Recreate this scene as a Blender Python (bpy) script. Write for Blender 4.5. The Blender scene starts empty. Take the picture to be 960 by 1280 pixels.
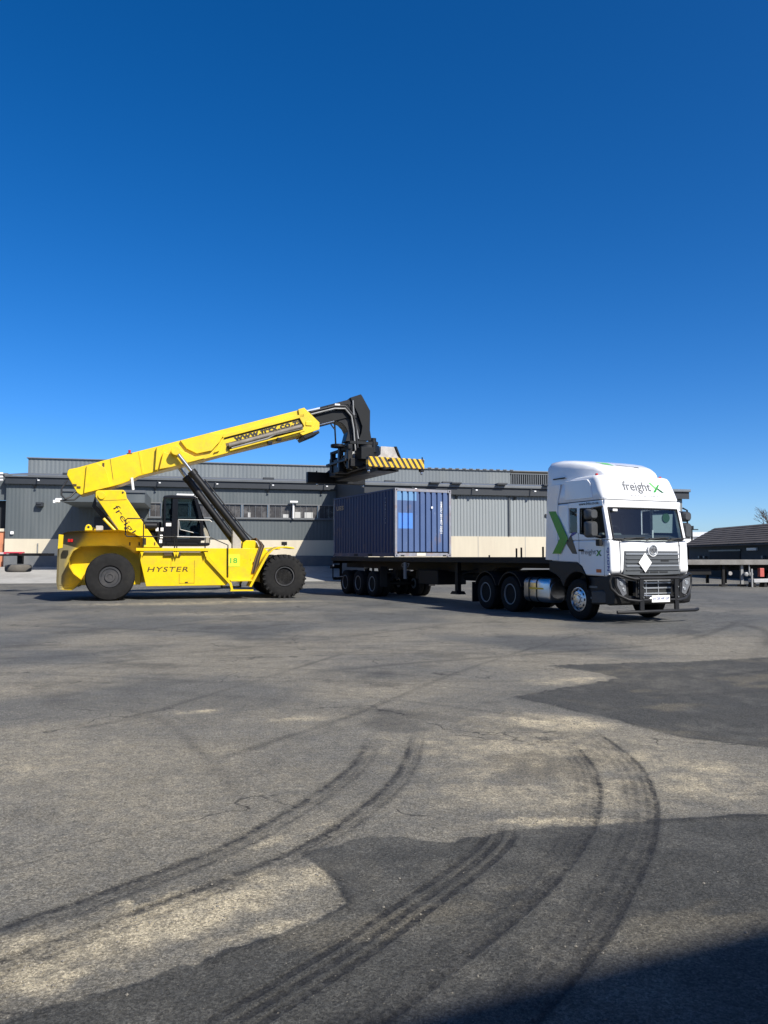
import bpy, bmesh, math, random
import numpy as np
from mathutils import Vector, Matrix
random.seed(7)
SC = bpy.context.scene
COL = SC.collection
R = math.radians

# ------------------------------------------------------------------ camera
CAM_H = 1.58
cam_d = bpy.data.cameras.new('camera')
cam = bpy.data.objects.new('camera', cam_d); COL.objects.link(cam)
cam.location = (0, 0, CAM_H)
cam.rotation_euler = (R(90) + math.atan(56.0 / 962.0), 0, 0)
cam_d.sensor_fit = 'VERTICAL'; cam_d.sensor_height = 36.0; cam_d.sensor_width = 27.0
cam_d.lens = 36.0 * 962.0 / 1280.0
cam_d.clip_start = 0.05; cam_d.clip_end = 6000
SC.camera = cam

# ------------------------------------------------------------------ light
SUN = Vector((0.80, -0.90, 1.0)).normalized()          # towards the sun
sun_el = math.asin(SUN.z); sun_az = math.atan2(SUN.x, SUN.y)   # azimuth clockwise from +Y
w = bpy.data.worlds.new('World'); SC.world = w; w.use_nodes = True
nt = w.node_tree; bg = nt.nodes['Background']
sky = nt.nodes.new('ShaderNodeTexSky'); sky.sky_type = 'NISHITA'; sky.sun_disc = False
sky.sun_elevation = sun_el; sky.sun_rotation = sun_az
sky.altitude = 800; sky.air_density = 0.7; sky.dust_density = 1.5; sky.ozone_density = 4.0
hs = nt.nodes.new('ShaderNodeHueSaturation'); hs.inputs['Saturation'].default_value = 1.33; hs.inputs['Hue'].default_value = 0.505
nt.links.new(sky.outputs[0], hs.inputs['Color']); nt.links.new(hs.outputs[0], bg.inputs[0]); bg.inputs[1].default_value = 0.125
sl = bpy.data.lights.new('sun', 'SUN'); sl.energy = 5.0; sl.angle = R(0.53); sl.color = (1.0, 0.955, 0.88)
so = bpy.data.objects.new('sun', sl); COL.objects.link(so); so.location = (20, -20, 30)
so.rotation_euler = SUN.to_track_quat('Z', 'Y').to_euler()
vs = SC.view_settings
vs.view_transform = 'Standard'; vs.look = 'None'; vs.exposure = 0.42; vs.gamma = 1.0; vs.use_curve_mapping = False

# ------------------------------------------------------------------ materials
MATS = {}
def mat(name, col, rough=0.5, metal=0.0, var=0.0, vscale=2.0, dirt=None, dirt_amt=0.0, dscale=1.2, spec=0.5, bump=0.0, bscale=60, coat=0.0, streak=False):
    if name in MATS: return MATS[name]
    m = bpy.data.materials.new(name); m.use_nodes = True
    n = m.node_tree; L = n.links; p = n.nodes['Principled BSDF']
    p.inputs['Roughness'].default_value = rough; p.inputs['Metallic'].default_value = metal
    p.inputs['Specular IOR Level'].default_value = spec
    p.inputs['Base Color'].default_value = (*col, 1)
    if coat: p.inputs['Coat Weight'].default_value = coat; p.inputs['Coat Roughness'].default_value = 0.08
    tc = n.nodes.new('ShaderNodeTexCoord'); out = None
    if var > 0 or dirt:
        nz = n.nodes.new('ShaderNodeTexNoise'); nz.inputs['Scale'].default_value = vscale; nz.inputs['Detail'].default_value = 7; nz.inputs['Roughness'].default_value = .65
        src = tc.outputs['Object']
        if streak:
            mp = n.nodes.new('ShaderNodeMapping'); mp.inputs['Scale'].default_value = (1, 1, 0.12); L.new(src, mp.inputs['Vector']); src = mp.outputs[0]
        L.new(src, nz.inputs['Vector'])
        r = n.nodes.new('ShaderNodeMapRange'); r.inputs['From Min'].default_value = .3; r.inputs['From Max'].default_value = .7
        r.inputs['To Min'].default_value = 1 - var; r.inputs['To Max'].default_value = 1 + var
        L.new(nz.outputs[0], r.inputs['Value'])
        mul = n.nodes.new('ShaderNodeMix'); mul.data_type = 'RGBA'; mul.blend_type = 'MULTIPLY'; mul.inputs['Factor'].default_value = 1
        mul.inputs['A'].default_value = (*col, 1); L.new(r.outputs[0], mul.inputs['B']); out = mul.outputs['Result']
        if dirt:
            n2 = n.nodes.new('ShaderNodeTexNoise'); n2.inputs['Scale'].default_value = dscale; n2.inputs['Detail'].default_value = 9; n2.inputs['Roughness'].default_value = .7
            L.new(src, n2.inputs['Vector'])
            r2 = n.nodes.new('ShaderNodeMapRange'); r2.inputs['From Min'].default_value = .48; r2.inputs['From Max'].default_value = .72; r2.inputs['To Max'].default_value = dirt_amt
            L.new(n2.outputs[0], r2.inputs['Value'])
            mx = n.nodes.new('ShaderNodeMix'); mx.data_type = 'RGBA'; L.new(r2.outputs[0], mx.inputs['Factor']); L.new(out, mx.inputs['A']); mx.inputs['B'].default_value = (*dirt, 1)
            out = mx.outputs['Result']
            rr = n.nodes.new('ShaderNodeMapRange'); rr.inputs['To Min'].default_value = rough; rr.inputs['To Max'].default_value = min(1, rough + .35)
            L.new(r2.outputs[0], rr.inputs['Value']); L.new(rr.outputs[0], p.inputs['Roughness'])
        L.new(out, p.inputs['Base Color'])
    if bump > 0:
        nb = n.nodes.new('ShaderNodeTexNoise'); nb.inputs['Scale'].default_value = bscale; nb.inputs['Detail'].default_value = 4
        L.new(tc.outputs['Object'], nb.inputs['Vector'])
        b = n.nodes.new('ShaderNodeBump'); b.inputs['Strength'].default_value = bump; b.inputs['Distance'].default_value = .02
        L.new(nb.outputs[0], b.inputs['Height']); L.new(b.outputs[0], p.inputs['Normal'])
    MATS[name] = m
    return m

def glass(name, tint, refl=0.9):
    m = bpy.data.materials.new(name); m.use_nodes = True; n = m.node_tree; L = n.links
    n.nodes.remove(n.nodes['Principled BSDF']); o = n.nodes['Material Output']
    t = n.nodes.new('ShaderNodeBsdfTransparent'); t.inputs[0].default_value = (*tint, 1)
    g = n.nodes.new('ShaderNodeBsdfGlossy'); g.inputs['Roughness'].default_value = .02; g.inputs[0].default_value = (refl, refl, refl, 1)
    f = n.nodes.new('ShaderNodeFresnel'); f.inputs[0].default_value = 1.6
    x = n.nodes.new('ShaderNodeMixShader'); L.new(f.outputs[0], x.inputs[0]); L.new(t.outputs[0], x.inputs[1]); L.new(g.outputs[0], x.inputs[2])
    L.new(x.outputs[0], o.inputs[0]); MATS[name] = m
    return m

YEL = mat('yellow_paint', (0.72, 0.505, 0.0015), .36, var=.07, vscale=1.5, dirt=(.27, .18, .04), dirt_amt=.40, dscale=1.6, coat=.2)
BLK = mat('black_paint', (0.006, 0.0065, 0.0075), .42, var=.3, vscale=3, dirt=(.024, .022, .019), dirt_amt=.4, spec=.3, dscale=2.5)
CHA = mat('charcoal_paint', (0.007, 0.0085, 0.010), .55, var=.25, vscale=2, dirt=(.022, .021, .019), dirt_amt=.4, spec=.22)
RUB = mat('tyre_rubber', (0.014, 0.0138, 0.0135), .85, var=.25, vscale=6, spec=.2, dirt=(.042, .039, .033), dirt_amt=.45, dscale=2.0, bump=.25, bscale=40)
RUBR = mat('road_tyre_rubber', (0.010, 0.0098, 0.0095), .85, var=.25, vscale=6, dirt=(.030, .028, .024), dirt_amt=.45, dscale=2.0, spec=.2)
RIMD = mat('dark_rim', (0.025, 0.026, 0.028), .5, var=.2, dirt=(.09, .08, .07), dirt_amt=.5)
STL = mat('bare_steel', (0.55, 0.56, 0.57), .22, 1.0, var=.1)
ALU = mat('aluminium', (0.62, 0.63, 0.65), .30, 1.0, var=.1, dirt=(.3, .28, .24), dirt_amt=.3)
GRYM = mat('grey_steel', (0.28, 0.285, 0.28), .55, .2, var=.2, dirt=(.18, .15, .11), dirt_amt=.5)
DUSTY = mat('dusty_grey_paint', (0.36, 0.345, 0.325), .7, var=.2, vscale=3, dirt=(.25, .22, .19), dirt_amt=.7, dscale=4)
WHT = mat('white_paint', (0.80, 0.81, 0.81), .22, var=.02, dirt=(.55, .52, .46), dirt_amt=.22, dscale=1.0, coat=.5)
WHP = mat('white_plastic', (0.8, 0.8, 0.78), .4, var=.03)
GRL = mat('grille_grey', (0.085, 0.092, 0.098), .4, var=.1)
SLV = mat('silver_trim', (0.42, 0.44, 0.46), .3, .6)
PLB = mat('black_plastic', (0.012, 0.0125, 0.014), .5, var=.2, dirt=(.045, .042, .036), dirt_amt=.35, spec=.3)
INT = mat('cab_interior', (0.05, 0.054, 0.056), .8)
SEAT = mat('seat_fabric', (0.05, 0.052, 0.055), .9)
GRN = mat('green_vinyl', (0.02, 0.27, 0.03), .3, var=.15, vscale=3)
LGRN = mat('light_green_vinyl', (0.16, 0.52, 0.14), .35)
DGR = mat('dark_green_vinyl', (0.012, 0.10, 0.03), .3)
INK = mat('black_lettering', (0.012, 0.011, 0.010), .5)
GINK = mat('grey_lettering', (0.13, 0.135, 0.14), .5)
NINK = mat('navy_lettering', (0.03, 0.05, 0.25), .4)
BRINK = mat('dark_brown_lettering', (0.06, 0.035, 0.005), .5)
RED = mat('red_lens', (0.45, 0.015, 0.012), .25)
ORG = mat('orange_lens', (0.55, 0.12, 0.02), .3)
YTAPE = mat('yellow_tape', (0.75, 0.45, 0.03), .4)
LENS = mat('clear_lens', (0.22, 0.23, 0.25), .15, .5)
HOSE = mat('hydraulic_hose', (0.014, 0.014, 0.015), .55)
BROWNR = mat('rail_grey', (0.34, 0.33, 0.31), .45, .3, var=.2)
HIVIS = mat('hivis_cloth', (0.55, 0.52, 0.05), .9)
GLS = glass('tinted_glass', (0.58, 0.66, 0.68))
GLD = glass('dark_tinted_glass', (0.22, 0.27, 0.29), .8)
NAVY = None

# ------------------------------------------------------------------ mesh helpers
class MB:
    """collects shapes in one bmesh and links them as ONE object"""
    def __init__(s): s.bm = bmesh.new(); s.mi = 0
    def _f(s, vs_):
        try:
            f = s.bm.faces.new(vs_); f.material_index = s.mi
        except ValueError: pass
    def poly(s, pts):
        s._f([s.bm.verts.new(p) for p in pts]); return s
    def box(s, x0, x1, y0, y1, z0, z1, M=None):
        v = [Vector((x, y, z)) for x in (x0, x1) for y in (y0, y1) for z in (z0, z1)]
        if M: v = [M @ a for a in v]
        v = [s.bm.verts.new(a) for a in v]
        for f in ((0, 1, 3, 2), (4, 6, 7, 5), (0, 4, 5, 1), (2, 3, 7, 6), (0, 2, 6, 4), (1, 5, 7, 3)): s._f([v[i] for i in f])
        return s
    def prism(s, pts, ax, a, b):
        """closed 2-D outline swept along ax: 'w' pts are (s,z); 's' pts are (w,z); 'z' pts are (s,w)"""
        mk = {'w': lambda p, d: (p[0], d, p[1]), 's': lambda p, d: (d, p[0], p[1]), 'z': lambda p, d: (p[0], p[1], d)}[ax]
        A = [s.bm.verts.new(mk(p, a)) for p in pts]; B = [s.bm.verts.new(mk(p, b)) for p in pts]
        s._f(A); s._f(B[::-1]); n = len(pts)
        for i in range(n): s._f([A[i], B[i], B[(i + 1) % n], A[(i + 1) % n]])
        return s
    def loft(s, rings, close=True, cap=True):
        V = [[s.bm.verts.new(p) for p in r] for r in rings]; n = len(V[0])
        for a, b in zip(V, V[1:]):
            for i in range(n if close else n - 1): s._f([a[i], a[(i + 1) % n], b[(i + 1) % n], b[i]])
        if cap: s._f(V[0][::-1]); s._f(V[-1])
        return s
    def tube(s, pts, r, n=8, cap=True):
        pts = [Vector(p) for p in pts]; rings = []
        rr = r if isinstance(r, (list, tuple)) else [r] * len(pts)
        up = None
        for i, p in enumerate(pts):
            d = (pts[min(i + 1, len(pts) - 1)] - pts[max(i - 1, 0)]).normalized()
            if up is None: up = Vector((0, 0, 1)) if abs(d.z) < .9 else Vector((1, 0, 0))
            x = up.cross(d)
            if x.length < 1e-4: x = Vector((0, 1, 0)).cross(d)
            x.normalize(); y = d.cross(x).normalized(); up = y
            rings.append([p + (x * math.cos(2 * math.pi * k / n) + y * math.sin(2 * math.pi * k / n)) * rr[i] for k in range(n)])
        return s.loft(rings, True, cap)
    def lathe(s, prof, axis, c=(0, 0, 0), n=32):
        """prof: (along axis, radius) list"""
        a = Vector(axis).normalized(); u = a.orthogonal().normalized(); v = a.cross(u); c = Vector(c)
        rings = [[c + a * h + (u * math.cos(2 * math.pi * k / n) + v * math.sin(2 * math.pi * k / n)) * max(r, 1e-4) for k in range(n)] for h, r in prof]
        return s.loft(rings, True, True)
    def cut(s, co, no):
        g = s.bm.verts[:] + s.bm.edges[:] + s.bm.faces[:]
        r = bmesh.ops.bisect_plane(s.bm, geom=g, plane_co=co, plane_no=no, clear_outer=True)
        e = [x for x in r['geom_cut'] if isinstance(x, bmesh.types.BMEdge)]
        bmesh.ops.holes_fill(s.bm, edges=e); return s
    def build(s, name, m, parent=None, bevel=0, seg=2, sharp=38):
        bmesh.ops.recalc_face_normals(s.bm, faces=s.bm.faces)
        me = bpy.data.meshes.new(name); s.bm.to_mesh(me); s.bm.free()
        for mm in (m if isinstance(m, (list, tuple)) else [m]): me.materials.append(mm)
        me.polygons.foreach_set('use_smooth', [True] * len(me.polygons))
        me.set_sharp_from_angle(angle=R(sharp))
        o = bpy.data.objects.new(name, me); COL.objects.link(o)
        if parent is not None: o.parent = parent
        if bevel:
            b = o.modifiers.new('bevel', 'BEVEL'); b.width = bevel; b.segments = seg; b.limit_method = 'ANGLE'; b.angle_limit = R(35); b.harden_normals = True
        return o

def tag(o, label=None, cat=None, group=None, kind=None):
    for k, v in (('label', label), ('category', cat), ('group', group), ('kind', kind)):
        if v: o[k] = v
    return o
def empty(name, loc=(0, 0, 0), rz=0, parent=None):
    o = bpy.data.objects.new(name, None); COL.objects.link(o); o.location = loc; o.rotation_euler = (0, 0, rz); o.empty_display_size = .2
    if parent is not None: o.parent = parent
    return o
def kids(o): return [c for c in COL.objects if c.parent == o]
def copy_tree(o, parent=None, loc=None, rz=None):
    c = o.copy(); COL.objects.link(c)
    if parent is not None: c.parent = parent
    if loc is not None: c.location = loc
    if rz is not None: c.rotation_euler = (0, 0, rz)
    for ch in kids(o): copy_tree(ch, c)
    return c

def lettering(body, org, xd, yd, m, parent, width=None, height=None, bold=0.0, depth=.006, shear=0.0, name='lettering', space=1.0):
    cu = bpy.data.curves.new('t', 'FONT'); cu.body = body; cu.size = 1.0; cu.offset = bold; cu.extrude = 0; cu.shear = shear; cu.space_character = space; cu.resolution_u = 3
    to = bpy.data.objects.new('t', cu); COL.objects.link(to)
    bpy.context.view_layer.update()
    me = bpy.data.meshes.new_from_object(to.evaluated_get(bpy.context.evaluated_depsgraph_get()))
    bpy.data.objects.remove(to); bpy.data.curves.remove(cu)
    n = len(me.vertices); co = np.zeros(n * 3); me.vertices.foreach_get('co', co); co = co.reshape(-1, 3)
    mn, mx = co.min(0), co.max(0); co[:, 0] -= mn[0]; co[:, 1] -= mn[1]
    sx = (width / (mx[0] - mn[0])) if width else None; sy = (height / (mx[1] - mn[1])) if height else None
    sx = sx or sy; sy = sy or sx
    xd = Vector(xd).normalized(); yd = Vector(yd).normalized(); nd = xd.cross(yd)
    A = np.array([xd * sx, yd * sy, nd]); P = co @ A + np.array(Vector(org) + nd * depth)
    me.vertices.foreach_set('co', P.ravel()); me.materials.clear(); me.materials.append(m); me.name = name; me.update()
    o = bpy.data.objects.new(name, me); COL.objects.link(o); o.parent = parent
    return o

def rrect(x0, x1, y0, y1, r, n=4):
    P = []
    for cx, cy, a in ((x1 - r, y1 - r, 0), (x0 + r, y1 - r, 90), (x0 + r, y0 + r, 180), (x1 - r, y0 + r, 270)):
        for k in range(n + 1):
            t = R(a + 90 * k / n); P.append((cx + r * math.cos(t), cy + r * math.sin(t)))
    return P

# ------------------------------------------------------------------ numpy noise for ground wear
def vnoise(x, y, seed=0):
    xi = np.floor(x).astype(np.int64); yi = np.floor(y).astype(np.int64); xf = x - xi; yf = y - yi
    xf = xf * xf * (3 - 2 * xf); yf = yf * yf * (3 - 2 * yf)
    def h(a, b):
        n = (a * 374761393 + b * 668265263 + seed * 982451653) & 0x7fffffff
        n = ((n ^ (n >> 13)) * 1274126177) & 0x7fffffff
        return ((n ^ (n >> 16)) & 0xffff) / 65535.0
    return (h(xi, yi) * (1 - xf) + h(xi + 1, yi) * xf) * (1 - yf) + (h(xi, yi + 1) * (1 - xf) + h(xi + 1, yi + 1) * xf) * yf
def fbm(x, y, s, o=4, seed=0):
    v = 0; a = .5; t = 0
    for k in range(o):
        v = v + a * vnoise(x * s, y * s, seed + k * 17); t += a; a *= .55; s *= 2.1
    return v / t
def sstep(a, b, x):
    t = np.clip((x - a) / (b - a), 0, 1); return t * t * (3 - 2 * t)
def catmull(P, k=8):
    P = [np.array(p, float) for p in P]; Q = [2 * P[0] - P[1]] + P + [2 * P[-1] - P[-2]]; out = []
    for i in range(1, len(Q) - 2):
        for j in range(k):
            t = j / k; a, b, c, d = Q[i - 1:i + 3]
            out.append(.5 * ((2 * b) + (c - a) * t + (2 * a - 5 * b + 4 * c - d) * t * t + (3 * b - a - 3 * c + d) * t ** 3))
    out.append(P[-1]); return np.array(out)
def polydist(x, y, P, closed=False):
    """distance, signed side (left +) and arc length of the nearest point of a polyline"""
    best = np.full(x.shape, 1e9); side = np.zeros(x.shape); arc = np.zeros(x.shape); acc = 0
    n = len(P); m = n if closed else n - 1
    for i in range(m):
        a = P[i]; b = P[(i + 1) % n]; d = b - a; L = np.hypot(*d)
        if L < 1e-9: continue
        t = np.clip(((x - a[0]) * d[0] + (y - a[1]) * d[1]) / L ** 2, 0, 1)
        ex = x - a[0] - t * d[0]; ey = y - a[1] - t * d[1]; q = ex * ex + ey * ey
        k = q < best; best[k] = q[k]; side[k] = np.sign(d[0] * ey - d[1] * ex)[k]; arc[k] = (acc + t * L)[k]; acc += L
    return np.sqrt(best), side, arc, acc
def inside(x, y, P):
    c = np.zeros(x.shape, bool); n = len(P)
    for i in range(n):
        x1, y1 = P[i]; x2, y2 = P[(i + 1) % n]
        if y1 == y2: continue
        c ^= ((y1 > y) != (y2 > y)) & (x < (x2 - x1) * (y - y1) / (y2 - y1) + x1)
    return c

# ------------------------------------------------------------------ ground: one sheet out to the horizon
def make_ground():
    inv = np.linspace(1 / 2.1, 1 / 46.0, 700)
    rad = np.concatenate([[0.02, .5, 1.0, 1.6], 1 / inv, [50, 56, 64, 76, 95, 130, 200, 350, 700, 1500, 3500]])
    ang = np.concatenate([np.linspace(-180, -40, 15)[:-1], np.linspace(-40, -33, 20)[:-1], np.linspace(-33, 33, 940), np.linspace(33, 40, 20)[1:], np.linspace(40, 180, 15)[1:-1]])
    A, Rr = np.meshgrid(np.radians(ang), rad); x = (Rr * np.sin(A)).ravel(); y = (Rr * np.cos(A)).ravel()
    nr, na = len(rad), len(ang)
    dust = np.zeros(x.shape); dark = np.zeros(x.shape); trk = np.zeros(x.shape); stain = np.zeros(x.shape)
    near = (np.abs(np.arctan2(x, y)) < R(41)) & (y > 1.5) & (y < 60)
    X = x[near]; Y = y[near]
    big = fbm(X, Y, .35, 4, 3); mid = fbm(X, Y, 1.3, 4, 5); fine = fbm(X, Y, 6.0, 4, 9)
    jx = (fbm(X, Y, 2.5, 4, 21) - .5) * .22; jy = (fbm(X, Y, 2.5, 4, 33) - .5) * .22
    ffx = (fbm(X, Y, 11, 4, 41) - .5) * .13; Xj = X + jx + ffx; Yj = Y + jy - ffx
    # overall dusting, strongest between 4 and 9 m out
    du = .30 * sstep(.35, .72, big) + .15 * sstep(3.0, 4.6, Y) * (1 - sstep(7.0, 11.5, Y)) * (.35 + mid)
    du = du * (1 - .55 * sstep(12, 26, Y))
    for cx, cy, rx, ry, an, am in ((-1.02, 3.42, .66, .22, 40, 1.5), (1.3, 6.3, 1.3, 1.1, 0, .62), (1.9, 5.4, 1.0, .4, 5, .62), (.4, 6.6, .8, .8, 0, .42), (-1.15, 3.62, .5, .07, 42, .8), (-.55, 4.45, .5, .08, 48, .6), (-1.5, 2.95, .5, .16, 38, .9), (1.2, 5.2, 1.2, .45, 0, .5), (2.2, 5.45, .9, .35, 5, .5), (-1.32, 3.04, .42, .13, 40, 1.1), (-.5, 3.85, .45, .16, 40, .9), (1.62, 7.45, .55, .40, -30, 1.15), (1.95, 6.15, .9, .32, -20, .65), (2.4, 5.9, .5, .25, -15, .75),
                                (1.15, 4.74, .50, .075, 4, 1.1), (-.12, 3.95, .10, .22, 0, .6), (-.45, 3.42, .40, .08, 38, .8), (2.2, 8.4, .5, .12, -50, .7), (3.0, 6.75, .7, .14, -35, .8), (.80, 5.3, .8, .4, 0, .45), (2.45, 10.0, .8, .35, 20, .75), (1.25, 7.4, .8, .8, 0, .4), (-2.7, 5.9, .5, .25, 10, .55), (-.75, 7.6, .5, .2, 15, .55),
                                (-1.9, 8.0, .25, .16, 15, .9), (-7.5, 26.0, 3.0, .7, 8, .55), (-4.5, 21.5, 2.5, .8, 6, .35), (-4.5, 27.3, 2.2, .5, 8, .8), (3.2, 9.9, .5, .18, 10, .7), (.2, 9.0, .5, .2, 10, .35), (2.9, 5.2, .9, .4, 0, .35)):
        ca, sa = math.cos(R(an)), math.sin(R(an)); u = ((Xj - cx) * ca + (Yj - cy) * sa) / rx; v = (-(Xj - cx) * sa + (Yj - cy) * ca) / ry
        du = np.maximum(du, am * np.exp(-(u * u + v * v) * 1.1) * (.55 + .75 * sstep(.25, .75, fine)))
    # newer, darker asphalt laid over the old
    D1 = np.array([(2.40, 11.25), (3.07, 11.47), (4.59, 11.73), (6.03, 12.2), (9.5, 13.1), (9.5, 5.0), (3.79, 5.98), (3.18, 6.47), (2.61, 6.9), (2.2, 7.68), (1.85, 8.2), (1.45, 8.81), (2.34, 9.51), (3.05, 10.13), (2.88, 10.76)])
    D2 = np.array([(-2.6, 1.2), (-1.43, 2.60), (-1.18, 2.81), (-.9, 2.97), (-.69, 3.12), (-.5, 3.28), (-.28, 3.47), (-.19, 3.62), (-.21, 3.78), (-.35, 4.06), (-.45, 4.23), (-.26, 4.3), (-.09, 4.45), (.09, 4.46), (.27, 4.38), (.45, 4.4), (.7, 4.56), (1.04, 4.63), (1.33, 4.66), (1.54, 4.73), (1.94, 4.77), (2.36, 4.83), (3.9, 5.02), (5, 1.2)])
    dk = np.zeros(X.shape); rim = np.zeros(X.shape)
    for P, jj, sf, am in ((D1, .60, .03, .95), (D2, .30, .013, .95)):
        kf = 1.0 if P is D1 else .45; px = X + jx * jj + ffx * kf; py = Y + jy * jj - ffx * kf
        d = polydist(px, py, P, True)[0]; sd = np.where(inside(px, py, P), d, -d)
        a = am * sstep(-sf, sf, sd) * (.62 + .38 * sstep(.3, .55, .5 * mid + .5 * fine)); dk = np.maximum(dk, a)
        rim = np.maximum(rim, np.exp(-((sd - .02) / .035) ** 2) * sstep(.35, .65, fbm(X, Y, 3.1, 3, 77)))
    du = du * (1 - .80 * dk); du = np.maximum(du, .50 * dk * sstep(.52, .70, fbm(X * .8 + Y * .25, Y * 1.6 - X * .5, 1.3, 5, 55)))
    # tyre marks
    tr = np.zeros(X.shape)
    T1 = [(-1.9, 3.08), (-1.64, 3.38), (-1.35, 3.71), (-.94, 4.23), (-.71, 4.66), (-.52, 5.11), (-.24, 5.98), (-.13, 7.06)]
    T1b = [(-1.75, 2.86), (-1.51, 3.12), (-1.26, 3.38), (-.85, 3.82), (-.48, 4.28), (-.15, 4.95), (.12, 5.87), (.29, 7.39)]
    T2 = [(-.75, 2.42), (-.19, 3.12), (.15, 3.61), (.45, 4.06), (.63, 4.4), (.74, 4.8)]
    T3 = [(-.25, 2.37), (.38, 3.18), (.75, 3.69), (1.09, 4.28), (1.37, 4.95), (1.57, 5.76), (1.62, 6.61), (1.60, 7.2)]
    T4 = [(.25, 2.31), (.82, 3.12), (1.16, 3.69), (1.52, 4.4), (1.78, 5.11), (1.94, 5.87), (1.96, 6.61), (1.88, 7.6)]
    for P, wd, kind, am in ((T1, .13, 'edge', .85), (T1b, .12, 'edge', .78), (T2, .115, 'ribs', 1.0), (T3, .19, 'band', .95), (T4, .23, 'band', 1.0)):
        P = catmull(P, 6); d, sgn, arc, L = polydist(X, Y, P); lat = d * sgn
        fade = sstep(0, .06, arc / L + .04) * (1 - sstep(.80, 1.0, arc / L)); brk = .45 + .75 * sstep(.32, .62, .5 * fbm(X, Y, 3, 3, 61) + .5 * fbm(X, Y, 28, 2, 67))
        tread = .80 + .20 * np.sign(np.sin(arc * 2 * math.pi / .05 + np.abs(lat) * 26))
        ribs = .5 + .5 * np.cos(lat / wd * 2 * math.pi * 3.5)
        if kind == 'edge':
            lat = -lat
            ins = sstep(-.015, .01, lat) * (1 - sstep(wd * .9, wd * 1.12, lat))
            v = 1.05 * np.exp(-(lat / .026) ** 2) + ins * (.30 + .34 * ribs * tread) + .35 * np.exp(-((lat - wd) / .022) ** 2)
        elif kind == 'ribs':
            v = (np.abs(lat) < wd * 1.02) * (.16 + 1.0 * sstep(.25, .6, .5 + .5 * np.cos(lat / wd * math.pi * 3.2 + .4)) * (.8 + .2 * tread))
        else:
            ins = sstep(-.01, .01, lat) * (1 - sstep(wd * .8, wd * 1.1, lat))
            v = ins * (.22 + .55 * (1 - lat / wd * .55) * ribs * tread) + .85 * np.exp(-((lat - .014) / .022) ** 2)
        tr = np.maximum(tr, am * np.clip(v, 0, 1.2) * fade * brk)
    rnd = random.Random(11)
    far = [([(-3.39, 6.9), (-2.65, 7.39), (-2.07, 8.76), (-1.49, 10.33), (-.77, 12.39), (0, 13.96)], .05, .55), ([(-2.06, 5.19), (-1.61, 5.62), (-1.01, 6.61), (-.24, 7.95), (.85, 10.33), (2.26, 12.91), (3.84, 15.5), (5.69, 17.23)], .05, .6),
           ([(-7.3, 14.76), (-5.56, 16.32), (-3.61, 19.4), (0, 20.16)], .12, .45), ([(-4.93, 10), (-3.57, 12.39), (-1.22, 14.76), (2.4, 19.4)], .1, .5), ([(-1.85, 10), (.24, 11.47), (2.93, 12.91), (5.78, 14.76), (9.84, 20.7)], .1, .55),
           ([(-3.01, 8.38), (-2.17, 7.57), (-1.37, 6.1), (-.94, 5.11), (-.66, 4.66)], .05, .45), ([(5.31, 11.47), (6.59, 13.47), (8.08, 16.32), (8.4, 19)], .14, .6), ([(4.2, 10.2), (5.6, 10.9), (8.2, 11.6)], .06, .5), ([(2.9, 8.8), (5, 9.2), (7.5, 9.2)], .09, .5)]
    for k in range(64):
        x0 = rnd.uniform(-9, 9); y0 = rnd.uniform(8.5, 27); a0 = rnd.uniform(-.3, 1.0); cv = rnd.uniform(-.12, .12); P = []
        for q in range(7): P.append((x0, y0)); x0 += math.cos(a0) * 1.6; y0 += math.sin(a0) * 1.6; a0 += cv
        far.append((P, rnd.choice((.025, .04, .06, .12)), rnd.uniform(.2, .6)))
        if rnd.random() < .5: far.append(([(a - .35, b + .9) for a, b in P], rnd.uniform(.04, .1), rnd.uniform(.2, .4)))
    for P, wd, am in far:
        P = catmull(P, 4); k = (X > P[:, 0].min() - .5) & (X < P[:, 0].max() + .5) & (Y > P[:, 1].min() - .5) & (Y < P[:, 1].max() + .5)
        d, sgn, arc, L = polydist(X[k], Y[k], P); fade = sstep(0, .15, arc / L) * (1 - sstep(.8, 1, arc / L)) * (.5 + .5 * sstep(.35, .65, fbm(X[k], Y[k], 1.5, 4, 91)))
        tr[k] = np.maximum(tr[k], am * np.exp(-(d / wd) ** 2) * fade)
    st = .85 * rim + .55 * sstep(.62, .76, fbm(X, Y, .8, 5, 111)) * (1 - dk)
    dust[near] = np.clip(du, 0, 1); dark[near] = dk; trk[near] = np.clip(tr, 0, 1); stain[near] = np.clip(st, 0, 1)
    dust[~near] = .3
    relief = np.zeros(x.shape)
    relief[near] = .010 * (fine - .5) * (1 - sstep(9, 15, Y)) + .006 * rim - .005 * np.clip(tr, 0, 1) * (Y < 9)
    me = bpy.data.meshes.new('asphalt_yard')
    idx = np.arange(nr * na).reshape(nr, na)
    a = idx[:-1, :]; b = idx[1:, :]; a2 = np.roll(a, -1, 1); b2 = np.roll(b, -1, 1)
    quads = np.stack([a, b, b2, a2], -1).reshape(-1, 4)[:, ::-1]
    me.vertices.add(nr * na); me.vertices.foreach_set('co', np.stack([x, y, relief], -1).ravel())
    nq = len(quads); me.loops.add(nq * 4); me.polygons.add(nq)
    me.loops.foreach_set('vertex_index', quads.ravel().astype(np.int32))
    me.polygons.foreach_set('loop_start', np.arange(0, nq * 4, 4, dtype=np.int32))
    me.update(calc_edges=True); me.validate()
    ca = me.attributes.new('wear', 'FLOAT_COLOR', 'POINT'); ca.data.foreach_set('color', np.stack([dust, dark, trk, stain], -1).astype(np.float32).ravel())
    me.polygons.foreach_set('use_smooth', [True] * nq)
    o = bpy.data.objects.new('asphalt_yard', me); COL.objects.link(o); tag(o, kind='structure')
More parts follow.
